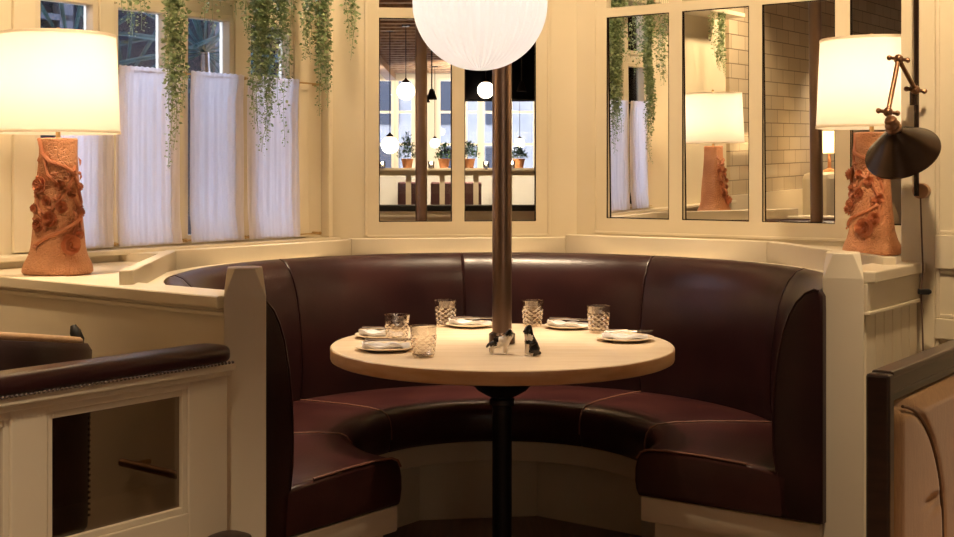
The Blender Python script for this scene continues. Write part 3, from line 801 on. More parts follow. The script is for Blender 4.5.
def make_lamp(label):
    root = thing('table_lamp', label, 'lamp', (0, 0, 0), 0, 'carved terracotta table lamps on the ledges')
    # local +x is the decorated front
    n = 48; loops = []
    zz = [0, .004, .010, .02, .035, .055, .07, .09, .12, .16, .20, .24, .28, .32, .36, .40, .435, .448, .452]
    for z in zz:
        l = []
        for k_ in range(n):
            q = 2*PI*k_/n; r = base_r(z)*(1+.035*math.cos(4*q)+(.012*math.sin(3*q+z*22)))-(.003 if z in (0, .452) else 0)
            l.append(Vector((r*math.cos(q), r*math.sin(q), z)))
        loops.append(l)
    MB().sweep(loops).build('base', M['terra'], root, True, angle=60)
    def S_(ang, z, off=0):
        r = base_r(z)*(1+.035*math.cos(4*R(ang)))+off; return Vector((r*math.cos(R(ang)), r*math.sin(R(ang)), z))
    def vine(pts, r):
        P_ = []
        for (a0, z0), (a1, z1) in zip(pts[:-1], pts[1:]):
            for i in range(6): t = i/6; P_.append(S_(a0+(a1-a0)*t, z0+(z1-z0)*t, r*.5))
        P_.append(S_(*pts[-1], r*.5))
        MB().tube(P_, r, 7).build('vine', M['terraflower'], root, True)
    vine([(-70, .450), (-55, .40), (-25, .375), (20, .355), (55, .33)], .0065)
    vine([(-50, .40), (-30, .33), (0, .30), (40, .27), (65, .20), (60, .14)], .006)
    vine([(-75, .30), (-55, .22), (-30, .20), (0, .24), (35, .30), (60, .36)], .005)
    vine([(-60, .10), (-20, .13), (20, .155), (60, .185)], .0065)
    vine([(50, .18), (75, .24), (60, .31), (30, .35)], .0055)
    flw = [(-52, .295, .030), (25, .100, .036), (-48, .165, .025), (-18, .185, .026), (8, .225, .021), (48, .135, .024), (35, .270, .020), (5, .295, .018), (62, .205, .021), (-72, .22, .018), (70, .29, .017), (-30, .245, .018), (45, .33, .015)]
    for i, (a, z, r) in enumerate(flw):
        p = S_(a, z, -.001); rose('rose', root, p, (math.cos(R(a)), math.sin(R(a)), .08), r*.98, M['terraflower'], i+5)
    # leaves
    lv = MB(); random.seed(11)
    for i in range(26):
        a = -80+rnd()*160; z = .09+rnd()*.29; p = S_(a, z, .003); nn = Vector((math.cos(R(a)), math.sin(R(a)), 0)); tg = Vector((-nn.y, nn.x, 0)); q = rnd()*6.28
        d = tg*math.cos(q)+Vector((0, 0, 1))*math.sin(q); e = nn.cross(d); L = .020+.010*rnd()
        lv.add([p-d*L*.5, p+e*L*.32+nn*.004, p+d*L*.6+nn*.007, p-e*L*.32+nn*.004, p+nn*.010], [(0, 1, 4), (1, 2, 4), (2, 3, 4), (3, 0, 4), (0, 3, 2, 1)])
    lv.build('leaves', M['terraflower'], root)
    MB().lathe([(.008, .450), (.008, .475), (.016, .478), (.016, .53), (.006, .535)], 16).build('socket', M['brass'], root, True)
    # drum shade with top and bottom hems
    sb, stp = .468, .796
    MB().lathe([(.200, sb), (.1995, sb), (.1855, stp), (.186, stp)], 64).build('x', M['shade'])
    bpy.data.objects.remove(bpy.data.objects['x'])
    sh = MB(); n = 64
    vs = [(r*math.cos(2*PI*k_/n), r*math.sin(2*PI*k_/n), z) for r, z in ((.200, sb), (.193, (sb+stp)/2), (.186, stp)) for k_ in range(n)]
    sh.add(vs, [(i*n+k_, i*n+(k_+1) % n, (i+1)*n+(k_+1) % n, (i+1)*n+k_) for i in range(2) for k_ in range(n)])
    so = sh.build('lamp_shade', M['shade'], root, True, angle=60)
    MB().lathe([(.199, sb-.001), (.202, sb-.001), (.2012, sb+.009), (.1985, sb+.009)], 64, closed=True).build('hem', M['shade'], so, True)
    mb = MB()
    mb.lathe([(.185, stp-.009), (.188, stp-.009), (.1875, stp+.001), (.1845, stp+.001)], 64, closed=True)
    mb.build('hem', M['shade'], so, True)
    sp = MB()
    for q in (0, 120, 240): sp.tube([(.006, 0, .785), (.186*math.cos(R(q)), .186*math.sin(R(q)), .79)], .0015, 5)
    sp.tube([(0, 0, .52), (0, 0, .808)], .003, 6); sp.build('spider', M['brass'], root, True)
    MB().ball((0, 0, .812), .009, 12).build('finial', M['brass'], root, True)
    MB().ball((0, 0, .60), .026, 16, (1, 1, 1.2)).build('bulb', M['bulb'], root, True)
    return root
lampL = make_lamp('carved terracotta lamp with pale drum shade on the left ledge')
LL = Vector((-1.393, 4.19)); lampL.location = (LL.x, LL.y, 1.0205); lampL.rotation_euler = (0, 0, R(-72))
LR = Vector((1.466, 4.68))
lampR = dup(lampL, (LR.x, LR.y, 1.0555), R(-150), 'carved terracotta lamp with pale drum shade on the right ledge, by the wall lamp')
for root in (lampL, lampR):
    lamp('POINT', 'lamp_light', (0, 0, .65), TABLE_LAMP_W, (1, .80, .55), .045, root)

# ================================================================== CURTAINS AND RODS
def curtain(xa, xb, zb, zt, y, folds, label, seed):
    root = thing('cafe_curtain', label, 'curtain', WL.w((xa+xb)/2, y, zb), WL.rz, 'sheer cafe curtains on the alcove windows')
    W_ = xb-xa; n = 90; rows = 12; random.seed(seed); ph = [rnd()*6 for _ in range(4)]
    vs = []; fs = []
    for j in range(rows+1):
        t = j/rows; z = (zt-zb)*t
        for i in range(n+1):
            u = i/n
            g = .35+.65*(1-abs(2*t-1)**1.5*.4)
            g = .25+.75*min(1, 6*min(t, 1-t)); yy = -.011*(1-min(1, 6*min(t, 1-t)))+.0075*g*math.sin(u*folds*2*PI+ph[0]+.5*math.sin(3*t+ph[1]))+.0035*g*math.sin(u*folds*4.6*PI+ph[2])
            x = -W_/2+W_*u*(1)+.004*math.sin(t*5+ph[3])*(1 if i in (0, n) else 0)
            top = .0015*math.sin(u*folds*4*PI) if j == rows else 0
            vs.append(Vector((x, yy, z+top)))
    q = n+1
    for j in range(rows):
        for i in range(n): a = j*q+i; fs.append((a, a+1, a+q+1, a+q))
    mb = MB(); mb.add(vs, fs); mb.build('cloth', M['curtain'], root, True, angle=80)
    
yc = -.045
def cx(px): return WL.s_(px, yc)
CUR = [(cx(58), cx(112.5), 'leftmost sheer curtain, behind the left lamp', 5), (cx(117), cx(181), 'wide sheer curtain beside the left lamp, left of the longest vine', 6),
       (cx(190), cx(243), 'sheer curtain right of the long narrow vine', 5), (cx(247), cx(298), 'rightmost sheer curtain, under the thickest hanging vines', 6)]
for i, (a, b, lab, fo) in enumerate(CUR): curtain(a, b, 1.075, 1.768, yc, fo, lab, i+20)
for z, nm in ((1.755, 'upper'), (1.085, 'lower')):
    mb = MB(); a, b = cx(40), cx(321); mb.tube([(a, yc, z), (b, yc, z)], .0035, 8)
    rod = mb.build('curtain_rod', M['brass'], None, True, loc=(WL.o.x, WL.o.y, 0), rz=WL.rz)
    tag(rod, f'thin brass curtain rod, {nm} one of the two across the alcove windows', 'curtain rod', 'brass curtain rods')
    for px in (114.5, 186, 245, 320):
        q = cx(px); b_ = MB(); b_.box(q-.006, q+.006, yc-.004, -.001 if px != 320 else -.001, z-.006, z+.006); b_.ball((q, yc, z), .008, 10); b_.build('bracket', M['brass'], rod, True)

# ================================================================== TRAILING PLANTS
sh = MB(); sh.box(-2.05, .30, -.24, -.001, 2.40, 2.43)
so = tag(sh.build('plant_shelf', M['paint'], None, loc=(WL.o.x, WL.o.y, 0), rz=WL.rz, bevel=.003), 'long cream shelf above the windows carrying the trailing plants', 'shelf')
so2 = MB().box(-.50, -.30, -.24, -.001, 2.40, 2.43).build('plant_shelf', M['paint'], None, loc=(WC.o.x, WC.o.y, 0), rz=WC.rz, bevel=.003)
tag(so2, 'short cream shelf in the corner over the left mirror pane', 'shelf')
def vine_plant(W, px, y, stems, label, seed, sprawl=.05, hue=0):
    """stems: list of (px, bottom row, leaves per metre)"""
    random.seed(seed)
    x = W.s_(px, y); root = thing('trailing_plant', label, 'plant', W.w(x, -.14, 2.4305), W.rz, 'trailing plants over the alcove windows')
    MB().lathe([(.045, 0), (.05, .005), (.062, .10), (.066, .105), (.066, .12), (.058, .12), (.045, .02), (.001, .02)], 24).build('pot', M['terra'], root, True)
    st = MB(); lv = MB()
    for (spx, py, dens) in stems:
        sx = W.s_(spx, y)-x; P0 = W.w(W.s_(spx, y), y, 0); zb = CZ-(py-HY)/F*P0.y-2.4305
        pts = [Vector((sx*.15, 0, .11)), Vector((sx*.5, (y+.14)*.6, .14)), Vector((sx*.9, (y+.14), .09)), Vector((sx, y+.14, 0))]
        L = -zb; k_ = max(4, int(L/.05)); a, b = (rnd()-.5), (rnd()-.5); p = pts[-1].copy()
        for i in range(1, k_+1):
            pts.append(Vector((sx+.010*math.sin(i*.7+a*9)+.004*(rnd()-.5), y+.14+.010*math.sin(i*.6+b*9), -L*i/k_)))
        st.tube(pts, .0011, 4)
        tot = int(L*dens)
        for i in range(tot):
            t = (i+rnd())/tot
            fade = 1 if t < .75 else (1-.55*(t-.75)/.25)
            idx = 3+t*k_; i0 = min(int(idx), len(pts)-2); c = pts[i0].lerp(pts[i0+1], idx-i0)
            q = rnd()*2*PI; el = -.9+rnd()*1.1
            d = Vector((math.cos(q)*math.cos(el), math.sin(q)*math.cos(el), math.sin(el)))
            Lf = (.013+.010*rnd())*fade; wv = Lf*(.30+.12*rnd())
            s0 = c+d*(.002+.012*rnd()*sprawl/.05); e = d.cross(Vector((rnd()-.5, rnd()-.5, rnd()-.5))).normalized(); nn = d.cross(e)
            lv.add([s0, s0+d*Lf*.45+e*wv+nn*.001, s0+d*Lf, s0+d*Lf*.45-e*wv+nn*.001], [(0, 1, 2, 3)])
    st.build('stems', M['leaf'], root); lv.build('foliage', M['leaf'], root)
def spread(c, w_, n, y0, y1, dens, sd):
    random.seed(sd); return [(c-w_/2+w_*(i+rnd()*.6)/n, y0+(y1-y0)*rnd(), dens) for i in range(n)]
vine_plant(WL, 175, -.25, spread(175, 15, 6, 85, 125, 330, 1)+[(171, 168, 260), (174, 150, 300), (181, 112, 300), (169, 100, 300)], 'trailing plant with one long narrow vine reaching half way down the curtains', 31)
vine_plant(WL, 135, -.25, [(127, 24, 200), (133, 36, 230), (139, 30, 220), (147, 12, 200), (120, 8, 200)], 'sparse short vine high at the left of the windows', 32, .09)
vine_plant(WL, 210, -.25, [(204, 22, 180), (212, 28, 180), (198, 4, 160), (222, 6, 160), (238, 14, 180)], 'sparse vine tips above the third window pane', 33, .09)
vine_plant(WL, 262, -.25, spread(262, 18, 9, 80, 125, 330, 2)+[(264, 152, 300), (268, 140, 260), (258, 133, 260)]+spread(268, 46, 14, 8, 55, 260, 3), 'thickest trailing plant, hanging over the fourth window pane', 34, .07)
vine_plant(WL, 283, -.25, spread(283, 10, 4, 50, 95, 260, 4)+[(285, 145, 190), (280, 115, 220)], 'thin vine hanging just right of the thickest trailing plant', 35, .06)
vine_plant(WL, 307, -.22, spread(309, 9, 4, 30, 62, 300, 5), 'shorter vine hanging against the cream panel beside the windows', 36, .05)
vine_plant(WL, 325, -.20, spread(324, 12, 5, 60, 100, 330, 6)+[(320, 116, 260), (327, 108, 260)], 'dark green vine hanging at the corner right of the windows', 37, .05)
vine_plant(WC, 352, -.20, spread(352, 9, 3, 20, 42, 280, 8)+[(353, 58, 170)], 'short vine left of the back wall mirrors', 38, .05)

vine_plant(WL, -150, -.22, spread(-150, 30, 6, -60, -22, 300, 9)+[(-120, -48, 220), (-105, -60, 200)], 'trailing vine reflected above the lamp in the second right-hand mirror', 39, .05)

# ================================================================== PRISMATIC GLOBE PENDANT (near) + pendants of the dining room
def make_globe(label, r, zc, top, P, name='globe_pendant', ribbed=True, group='glass globe pendants', power=GLOBE_W):
    root = thing(name, label, 'pendant light', P, 0, group)   # origin at globe centre
    n = 96 if ribbed else 32; m = 40 if ribbed else 16; vs = []; fs = []
    for i in range(m+1):
        ph = PI*(.04+.955*i/m) if i < m else PI*.9995
        for k_ in range(n):
            rr = r*(1+(.011 if k_ % 2 else -.011)*(1 if ribbed else 0)*math.sin(ph)**.5); q = 2*PI*k_/n
            vs.append((rr*math.sin(ph)*math.cos(q), rr*math.sin(ph)*math.sin(q), rr*math.cos(ph)))
    for i in range(m):
        for k_ in range(n): fs.append((i*n+k_, i*n+(k_+1) % n, (i+1)*n+(k_+1) % n, (i+1)*n+k_))
    mb = MB(); mb.add(vs, fs); mb.build('globe', M['globe'] if ribbed else M['bulb'], root, not ribbed)
    MB().lathe([(r*.42, r*.90), (r*.46, r*.95), (r*.40, r*1.12), (r*.16, r*1.3), (.008, r*1.45)], 28).build('cap', M['darkmetal'], root, True)
    MB().tube([(0, 0, r*1.3), (0, 0, top-P[2])], .005, 8).build('rod', M['iron'], root, True)
    MB().lathe([(.045, top-P[2]-.02), (.05, top-P[2]), (.01, top-P[2])], 20).build('ceiling_rose', M['darkmetal'], root, True)
    if ribbed: MB().ball((0, 0, r*.50), r*.2, 16).build('bulb', M['softbulb'], root, True)
    return root
gp = at(480, 3.5, 2.5)
big = make_globe('large ribbed glass globe pendant hanging in front of the copper pole', .1325, 0, CEIL, gp, power=0)
lamp('POINT', 'globe_light', (0, 0, .05), GLOBE_W, (1, .90, .82), .04, big)
def vreal(px, py, D): return WC.refl((vx(px, D), D, vz(py, D)))
proto = None
for px, py, D, lab in ((390, 145, 14.5, 'white globe pendant reflected lowest in the left mirror pane'), (406, 91, 14, 'bright white globe pendant reflected near the top left mirror pane'),
                       (486, 90, 15, 'white globe pendant reflected just left of the copper pole'), (435, 143, 19.4, 'small distant globe pendant reflected beside the mirrored pole'),
                       (520, 143, 19.4, 'small distant globe pendant reflected right of the copper pole')):
    P = vreal(px, py, D)
    o = make_globe(lab, .100 if D < 18 else .075, 0, CEIL, P, 'small_globe_pendant', False, 'white globe pendants of the dining room')

# ================================================================== SWING ARM WALL LAMP
sw = thing('wall_lamp', 'dark swing-arm wall lamp with conical metal shade beside the right table lamp', 'lamp')
Yr = 4.215
rp = at(916.5, 90, Yr)
MB().tube([(rp.x, rp.y, CZ-(196-HY)/F*Yr), (rp.x, rp.y, 2.2)], .0085, 12).build('wall_rod', M['darkmetal'], sw, True)
plate_p = at(920.5, 191, 4.225)
Mx = Matrix.Translation(plate_p) @ Matrix.Rotation(WR.rz, 4, 'Z') @ Matrix.Rotation(PI/2, 4, 'X')
MB().lathe([(.001, -.03), (.026, -.03), (.026, .004), (.020, .010), (.010, .012), (.001, .013)], 28, Mx).build('wall_plate', M['rosewood_plate'], sw, True, angle=40)
j1 = at(915.5, 90, Yr-.02); j2 = at(898.5, 59, 4.12); j3 = at(888, 112, 4.03)
def knuckle(p, nm):
    mb = MB(); mb.ball(p, .016, 12); mb.tube([p+Vector((-.028, 0, .004)), p+Vector((.028, 0, -.004))], .006, 8); mb.ball(p+Vector((-.030, 0, .004)), .0095, 8); mb.ball(p+Vector((.030, 0, -.004)), .0095, 8)
    mb.tube([p+Vector((0, -.02, .0)), p+Vector((0, .02, 0))], .006, 8)
    mb.build(nm, M['bronze'], sw, True)
for p in (j1, j2, j3): knuckle(p, 'knuckle')
MB().tube([j1, j2], .0078, 10).build('arm', M['bronze'], sw, True); MB().tube([j2, j3], .0078, 10).build('arm', M['bronze'], sw, True)
MB().tube([j1+Vector((0, .015, -.05)), j1+Vector((0, .015, .02))], .014, 12).build('clamp', M['darkmetal'], sw, True)
apex = at(894.5, 131, 4.03); ax = Vector((.44, .52, -.70)).normalized()
zq = ax.to_track_quat('Z', 'Y').to_matrix().to_4x4(); Ms = Matrix.Translation(apex) @ zq
MB().lathe([(.020, -.012), (.024, .0), (.055, .028), (.118, .092), (.1205, .094), (.121, .098), (.119, .098), (.052, .031), (.018, .004)], 56, Ms, closed=True).build('lamp_shade', M['darkmetal'], sw, True, angle=30)
MB().lathe([(.010, -.055), (.016, -.053), (.020, -.045), (.014, -.040), (.020, -.034), (.024, -.026), (.017, -.020), (.026, -.012), (.021, .002), (.012, .010)], 24, Ms).build('socket', M['bronze'], sw, True, angle=30)
MB().tube([j3, apex-ax*.045], .006, 8).build('stem', M['bronze'], sw, True)
MB().ball(Ms @ Vector((0, 0, .045)), .022, 12).build('bulb', M['white_glaze'], sw, True)
cp = [at(920.5, 198, 4.20), at(921.5, 230, 4.19), at(923, 270, 4.17), at(921, 292, 4.15), at(922.5, 330, 4.14), at(924, 392, 4.12), at(924, 470, 4.12)]
MB().tube(cp, .0028, 6).build('cord', M['cord'], sw, True)
q = at(922, 292, 4.14); mb = MB(); mb.box(q.x-.012, q.x+.024, q.y-.008, q.y+.008, q.z-.008, q.z+.010); mb.tube([q+Vector((.024, 0, .001)), q+Vector((.030, 0, .001))], .007, 8)
mb.build('inline_switch', M['black'], sw, bevel=.003)

# ================================================================== LOW DIVIDER, LEFT FOREGROUND
dv = thing('low_divider', 'low cream divider with glass panels and padded leather top in the left foreground', 'divider', (-.672, 3.308, 0), WL.rz, None)
# local x towards the post, negative = towards the camera's left
def dpx(px, py=None):
    k = (px-CX)/F; o = Vector((-.672, 3.308))-WL.n*.025; t = WL.n.dot(o)/(WL.n.x*k+WL.n.y); P = Vector((k*t, t))
    return (WL.r.dot(P-o), CZ-((py or 0)-HY)/F*t)
T = .05
mb = MB()
g1 = (dpx(48)[0], dpx(189)[0]); g2 = (g1[0]-.08-(g1[1]-g1[0]), dpx(11)[0])
zt, zb = dpx(189, 389)[1], dpx(189, 513)[1]
mb.box(-1.7, g2[0], -T/2, T/2, 0, .85); mb.box(g2[1], g1[0], -T/2, T/2, 0, .85); mb.box(g1[1], .0, -T/2, T/2, 0, .85)
for a, b in (g1, g2): mb.box(a, b, -T/2, T/2, zt, .85); mb.box(a, b, -T/2, T/2, 0, zb)
mb.build('frame', M['paint'], dv, bevel=.003)
for a, b in (g1, g2):
    mo = MB(); e = .016; y0, y1 = -T/2+.006, -T/2+.020
    mo.box(a, a+e, y0, y1, zb, zt); mo.box(b-e, b, y0, y1, zb, zt); mo.box(a+e, b-e, y0, y1, zb, zb+e); mo.box(a+e, b-e, y0, y1, zt-e, zt)
    gl = MB().box(a, b, -.003, .003, zb, zt).build('glass_panel', M['darkpane'], dv); mo.build('glazing_bead', M['paint'], gl, bevel=.002)
mb = MB(); mb.box(-1.7, .015, -T/2-.018, T/2+.018, .842, .862); mb.box(-1.7, .008, -T/2-.010, T/2+.010, .828, .842)
mb.build('cap_moulding', M['paint'], dv, bevel=.003)
# rounded leather pad
prof = []
for i in range(24):
    q = 2*PI*i/24; c_, s_ = math.cos(q), math.sin(q)
    yy = .060*math.copysign(abs(c_)**.6, c_); z = .887+.026*math.copysign(abs(s_)**.7, s_); prof.append((yy, z))
loops = []
for i in range(60):
    x = -1.7+1.645*i/59; loops.append([Vector((x, p[0], p[1])) for p in prof])
for t in (0.3, .55, .75, .9, 1.0):
    x = -.055+.065*t; k_ = math.sqrt(max(.0, 1-t**2.2))*.9+.1; loops.append([Vector((x, p[0]*k_, .887+(p[1]-.887)*(.4+.6*k_))) for p in prof])
MB().sweep(loops).build('leather_pad', M['padleather'], dv, True, angle=60)
mb = MB(); x = -1.45
n_ = 0
while x < -.01: mb.ball((x, -.0605, .868), .0042, 8); x += .0115; n_ += 1
nh = mb.build('nailheads', M['nail'], dv, True); nh['kind'] = 'stuff'

# ================================================================== CHAIR BEHIND THE DIVIDER
chp = Vector((-1.39, 3.50)); ca = thing('tub_chair', 'dark leather tub chair with pale curved wooden top rail behind the low divider', 'chair', (chp.x, chp.y, 0), R(65))
def tub(prof_r, z0, z1, th, a0, a1, n, zf=None):
    loops = []
    for i in range(n+1):
        a = R(a0+(a1-a0)*i/n); zz = z1 if zf is None else zf(i/n)
        def P_(r, z): return Vector((r*math.cos(a), r*math.sin(a), z))
        loops.append([P_(prof_r-th/2, z0), P_(prof_r+th/2, z0), P_(prof_r+th/2+.012, zz-.02), P_(prof_r+th/2, zz), P_(prof_r-th/2, zz), P_(prof_r-th/2-.008, zz-.02)])
    return MB().sweep(loops)
zf = lambda t: .868+.075*math.sin(PI*t)**1.2
tub(.27, .36, 0, .05, 40, 320, 40, zf).build('backrest', M['darkfabric'], ca, True, angle=50)
tub(.27, 0, 0, .034, 45, 315, 40, lambda t: zf(t)+.022).v
rl = MB(); rl.tube([(.27*math.cos(R(45+270*i/40)), .27*math.sin(R(45+270*i/40)), zf(i/40)+.008) for i in range(41)], .014, 10); rl.build('top_rail', M['tanwood'], ca, True)
MB().lathe([(.001, .36), (.25, .36), (.26, .39), (.26, .44), (.24, .47), (.12, .485), (.001, .487)], 40).build('seat', M['darkfabric'], ca, True)
for a in (50, 130, 230, 310): MB().tube([(.22*math.cos(R(a)), .22*math.sin(R(a)), .37), (.25*math.cos(R(a)), .25*math.sin(R(a)), 0)], [.018, .012], 8).build('leg', M['darkwood'], ca, True)
for a in (45, 315):
    p = Vector((.27*math.cos(R(a)), .27*math.sin(R(a)), .882)); MB().tube([p-Vector((0, 0, .02)), p, p+Vector((.0, .012, .022)), p+Vector((0, .02, .04))], [.013, .017, .016, .008], 10).build('arm_finial', M['black'], ca, True)
nb = MB()
for i in range(28): a = R(300); nb.ball((.306*math.cos(a), .306*math.sin(a), .40+.016*i), .0045, 8)
nb.build('nailheads', M['nail'], ca, True)['kind'] = 'stuff'
q0 = at(112, 456, 3.42); q1 = at(177, 469, 3.42)
ft = MB(); 
# round stool just in front of the divider
sp_ = at(221, 546, 3.05)
fr = thing('rail', 'round wooden rail on the partition, seen through the divider glass', 'rail')
rz0 = CZ-(465-HY)/F*3.62
pa, pb = WL.w(-1.26, lpl[1]+.10, rz0), WL.w(-1.26, lpl[1]+.46, rz0)
MB().tube([pa, pb], .012, 12).build('bar', M['bronze'], fr, True)
for t in (.12, .85):
    p = pa.lerp(pb, t); MB().tube([p, p+Vector((WL.r.x, WL.r.y, 0))*.058], .008, 8).build('bracket', M['brass'], fr, True)
stl = thing('stool', 'dark leather stool in front of the low divider, only its top showing', 'stool', (sp_.x, sp_.y+.10, 0))
zt_ = sp_.z
MB().lathe([(.001, zt_-.06), (.05, zt_-.06), (.06, zt_-.03), (.055, zt_-.008), (.035, zt_), (.001, zt_+.001)], 28).build('seat', M['darkfabric'], stl, True)
MB().lathe([(.012, .02), (.012, zt_-.055)], 16).build('stem', M['iron'], stl, True)
MB().lathe([(.001, 0), (.10, 0), (.10, .012), (.02, .03), (.001, .03)], 28).build('foot', M['iron'], stl, True)

# ================================================================== TAN SETTEE, RIGHT FOREGROUND
P0 = at(871, 374, 2.60); ang = math.atan2(.809, .588)
se = thing('settee', 'tan upholstered settee with dark wood frame at the lower right corner', 'settee', (P0.x, P0.y, 0), ang)
# local x runs away along the back, local -y is the seat side (faces right)
H = P0.z
mb = MB(); mb.box(0, .035, -.038, .012, 0, H); mb.build('end_post', M['darkwood'], se, bevel=.006)
mb = MB(); mb.box(1.26, 1.30, -.038, .012, 0, H); mb.build('end_post', M['darkwood'], se, bevel=.006)
mb = MB(); mb.box(.035, 1.26, -.030, .010, H-.045, H-.006); mb.box(.03, 1.27, -.036, .010, H-.012, H+.004); mb.box(.035, 1.26, -.024, .008, H-.065, H-.045); mb.build('top_rail', M['darkwood'], se, bevel=.005)
MB().box(.035, 1.26, -.005, .010, .1, H-.06).build('back_panel', M['darkwood'], se)
bk = MB(); nx, nz = 130, 70; z0, z1 = .42, H-.062; vs = []; fs = []
xl, xr = .045, 1.257
for j in range(nz+1):
    for i in range(nx+1):
        u, v = i/nx, j/nz; x = xl+(xr-xl)*u; z = z0+(z1-z0)*v
        ex = min(1, (x-xl)*22)*min(1, (xr-x)*22)*min(1, (z1-z)*22)*min(1, (z-z0)*22); b = max(ex, 0)**.5
        d = -.006-.034*b
        xx = (x-xl); zz = z1-z-.012; AA, BB = .34, .34
        rr = math.hypot(xx/AA, (BB-zz)/BB) if zz < BB else xx/AA
        g = abs(rr-1); d += .008*math.exp(-(g/.03)**2)
        d += .007*math.exp(-((zz-.235-.03*xx)/.010)**2)*math.exp(-((xx-.26)/.07)**2)
        d += .005*math.exp(-((zz-.27+.02*xx)/.008)**2)*math.exp(-((xx-.28)/.05)**2)
        vs.append(Vector((x, d, z)))
for j in range(nz):
    for i in range(nx): a = j*(nx+1)+i; fs.append((a, a+1, a+nx+2, a+nx+1))
bo = len(vs); vs += [Vector((xl, -.006, z0)), Vector((xr, -.006, z0)), Vector((xr, -.006, z1)), Vector((xl, -.006, z1))]; vs = [Vector(v) for v in vs]
vs[bo:] = [v+Vector((0, .001, 0)) for v in vs[bo:]]
fs.append((bo, bo+1, bo+2, bo+3))
fs.append(tuple([bo, bo+3]+[j*(nx+1) for j in range(nz, -1, -1)])); fs.append(tuple([bo+1, bo+2]+[j*(nx+1)+nx for j in range(nz, -1, -1)]))
fs.append(tuple([bo+3, bo+2]+[nz*(nx+1)+i for i in range(nx, -1, -1)])); fs.append(tuple([bo, bo+1]+[i for i in range(nx, -1, -1)]))
bk.add(vs, fs); bko = bk.build('backrest', M['tan'], se, True, angle=50)
sm = MB(); pts = []
for i in range(2, 20):
    q = PI/2*i/19; pts.append((xl+.34*math.sin(q), -.036 if i > 3 else -.033, z1-.012-.34+.34*math.cos(q)))
pts += [(xl+.34, -.036, z1-.47)]
sm.tube(pts, .0035, 6); sm.build('piping', M['cord'], bko, True)
mb = MB(); mb.box(.045, 1.257, -.60, -.02, .28, .44); mb.build('seat', M['tan'], se, bevel=.03)
mb = MB(); mb.box(.03, 1.27, -.58, .0, .16, .28); mb.build('seat_frame', M['darkwood'], se, bevel=.004)
for x in (.05, 1.21):
    MB().box(x, x+.045, -.57, -.525, 0, .16).build('leg', M['darkwood'], se)

# ================================================================== THINGS REFLECTED IN THE MIRRORS
def vbox(mb, px0, px1, py0, py1, D, dep=.1):
    """box given by rows and columns of the mirrored view at distance D (local frame of that view)"""
    x0, x1 = vx(px0, D), vx(px1, D); mb.box(x0, x1, (VB-D)-dep, (VB-D), vz(py1, D), vz(py0, D))
# bulkhead
mb = MB(); D = 15; mb.box(vx(464, D), vx(600, D), VB-D-.5, VB-D, vz(99, D), CEIL-.02)
o = struct(mb.build('trim_13', M['darkroom'], None, loc=floc, rz=frz))
# glazed partition with shelf
D = 13.4; root = thing('glazed_screen', 'cream glazed screen with plants and candles on top, seen in the back mirrors', 'screen', floc, frz)
mb = MB(); ztop = vz(168, D); zlow = vz(205, D)
X0, X1 = -2.2, 1.6
yb = VB-D
mb.box(X0, X1, yb-.06, yb, 0, zlow); mb.box(X0, X1, yb-.06, yb, ztop-.08, ztop-.03)
x = X0
while x < X1: mb.box(x, x+.055, yb-.06, yb, zlow, ztop-.08); x += .36
mb.build('frame', M['paint'], root)
MB().box(X0-.02, X1+.02, yb-.14, yb+.06, ztop-.03, ztop).build('shelf', M['paint'], root, bevel=.004)
MB().box(X0, X1, yb-.034, yb-.028, zlow, ztop-.08).build('glass', M['pane'], root)
def frl(x, y, z): p = FW @ Vector((x, y, z)); return p
for px, lab in ((382, 'at the left edge of the left mirror pane'), (431, 'right of the mirrored pole'), (486, 'just left of the copper pole'), (512, 'right of the copper pole')):
    D2 = 13.35; p = frl(vx(px, D2), VB-D2-.01, ztop)
    c_ = thing('candle_holder', 'lit candle glass on the reflected screen, '+lab, 'candle', p, 0, 'lit candle glasses on the screen')
    MB().lathe([(.001, 0), (.03, 0), (.035, .07), (.032, .07), (.028, .004), (.001, .004)], 20).build('glass', M['pane'], c_, True)
    MB().lathe([(.001, .006), (.024, .006), (.024, .035), (.001, .035)], 16).build('wax', M['napkin'], c_, True)
    MB().ball((0, 0, .053), .011, 10, (1, 1, 1.6)).build('flame', M['flame'], c_, True)
def bush(px, D_, r, hgt, label, seed, sc=1):
    random.seed(seed); p = frl(vx(px, D_), VB-D_-.02, ztop); b = thing('potted_bush', label, 'plant', p, 0, 'potted plants on the screen')
    MB().lathe([(.001, 0), (.045, 0), (.062, .085), (.066, .09), (.066, .10), (.055, .10), (.001, .085)], 20).build('pot', M['terra'], b, True)
    lv = MB()
    for i in range(420):
        q = rnd()*2*PI; e = rnd()*1.5; rr = r*(.3+.7*rnd()**.5); c_ = Vector((rr*math.cos(q)*math.cos(e), rr*math.sin(q)*math.cos(e), .10+hgt*math.sin(e)*(.3+.7*rnd())))
        d = Vector((rnd()-.5, rnd()-.5, rnd()*.6-.1)).normalized(); f = d.cross(Vector((0, 0, 1))).normalized(); L = .025+.02*rnd()
        lv.add([c_, c_+d*L*.5+f*L*.25, c_+d*L, c_+d*L*.5-f*L*.25], [(0, 1, 2, 3)])
    lv.build('foliage', M['leafdark'], b)
    return b
for px, r, h, sd, lab in ((407, .11, .28, 3, 'tall green plant in a clay pot reflected left of the mirrored pole'), (444, .10, .16, 4, 'low green plant reflected between the mirrored pole and the mullion'),
                      (469, .12, .20, 5, 'green plant in a clay pot reflected at the left of the right pane'), (519, .10, .13, 6, 'small green plant in a clay pot reflected right of the copper pole')):
    bush(px, 13.45, r, h, lab, sd)
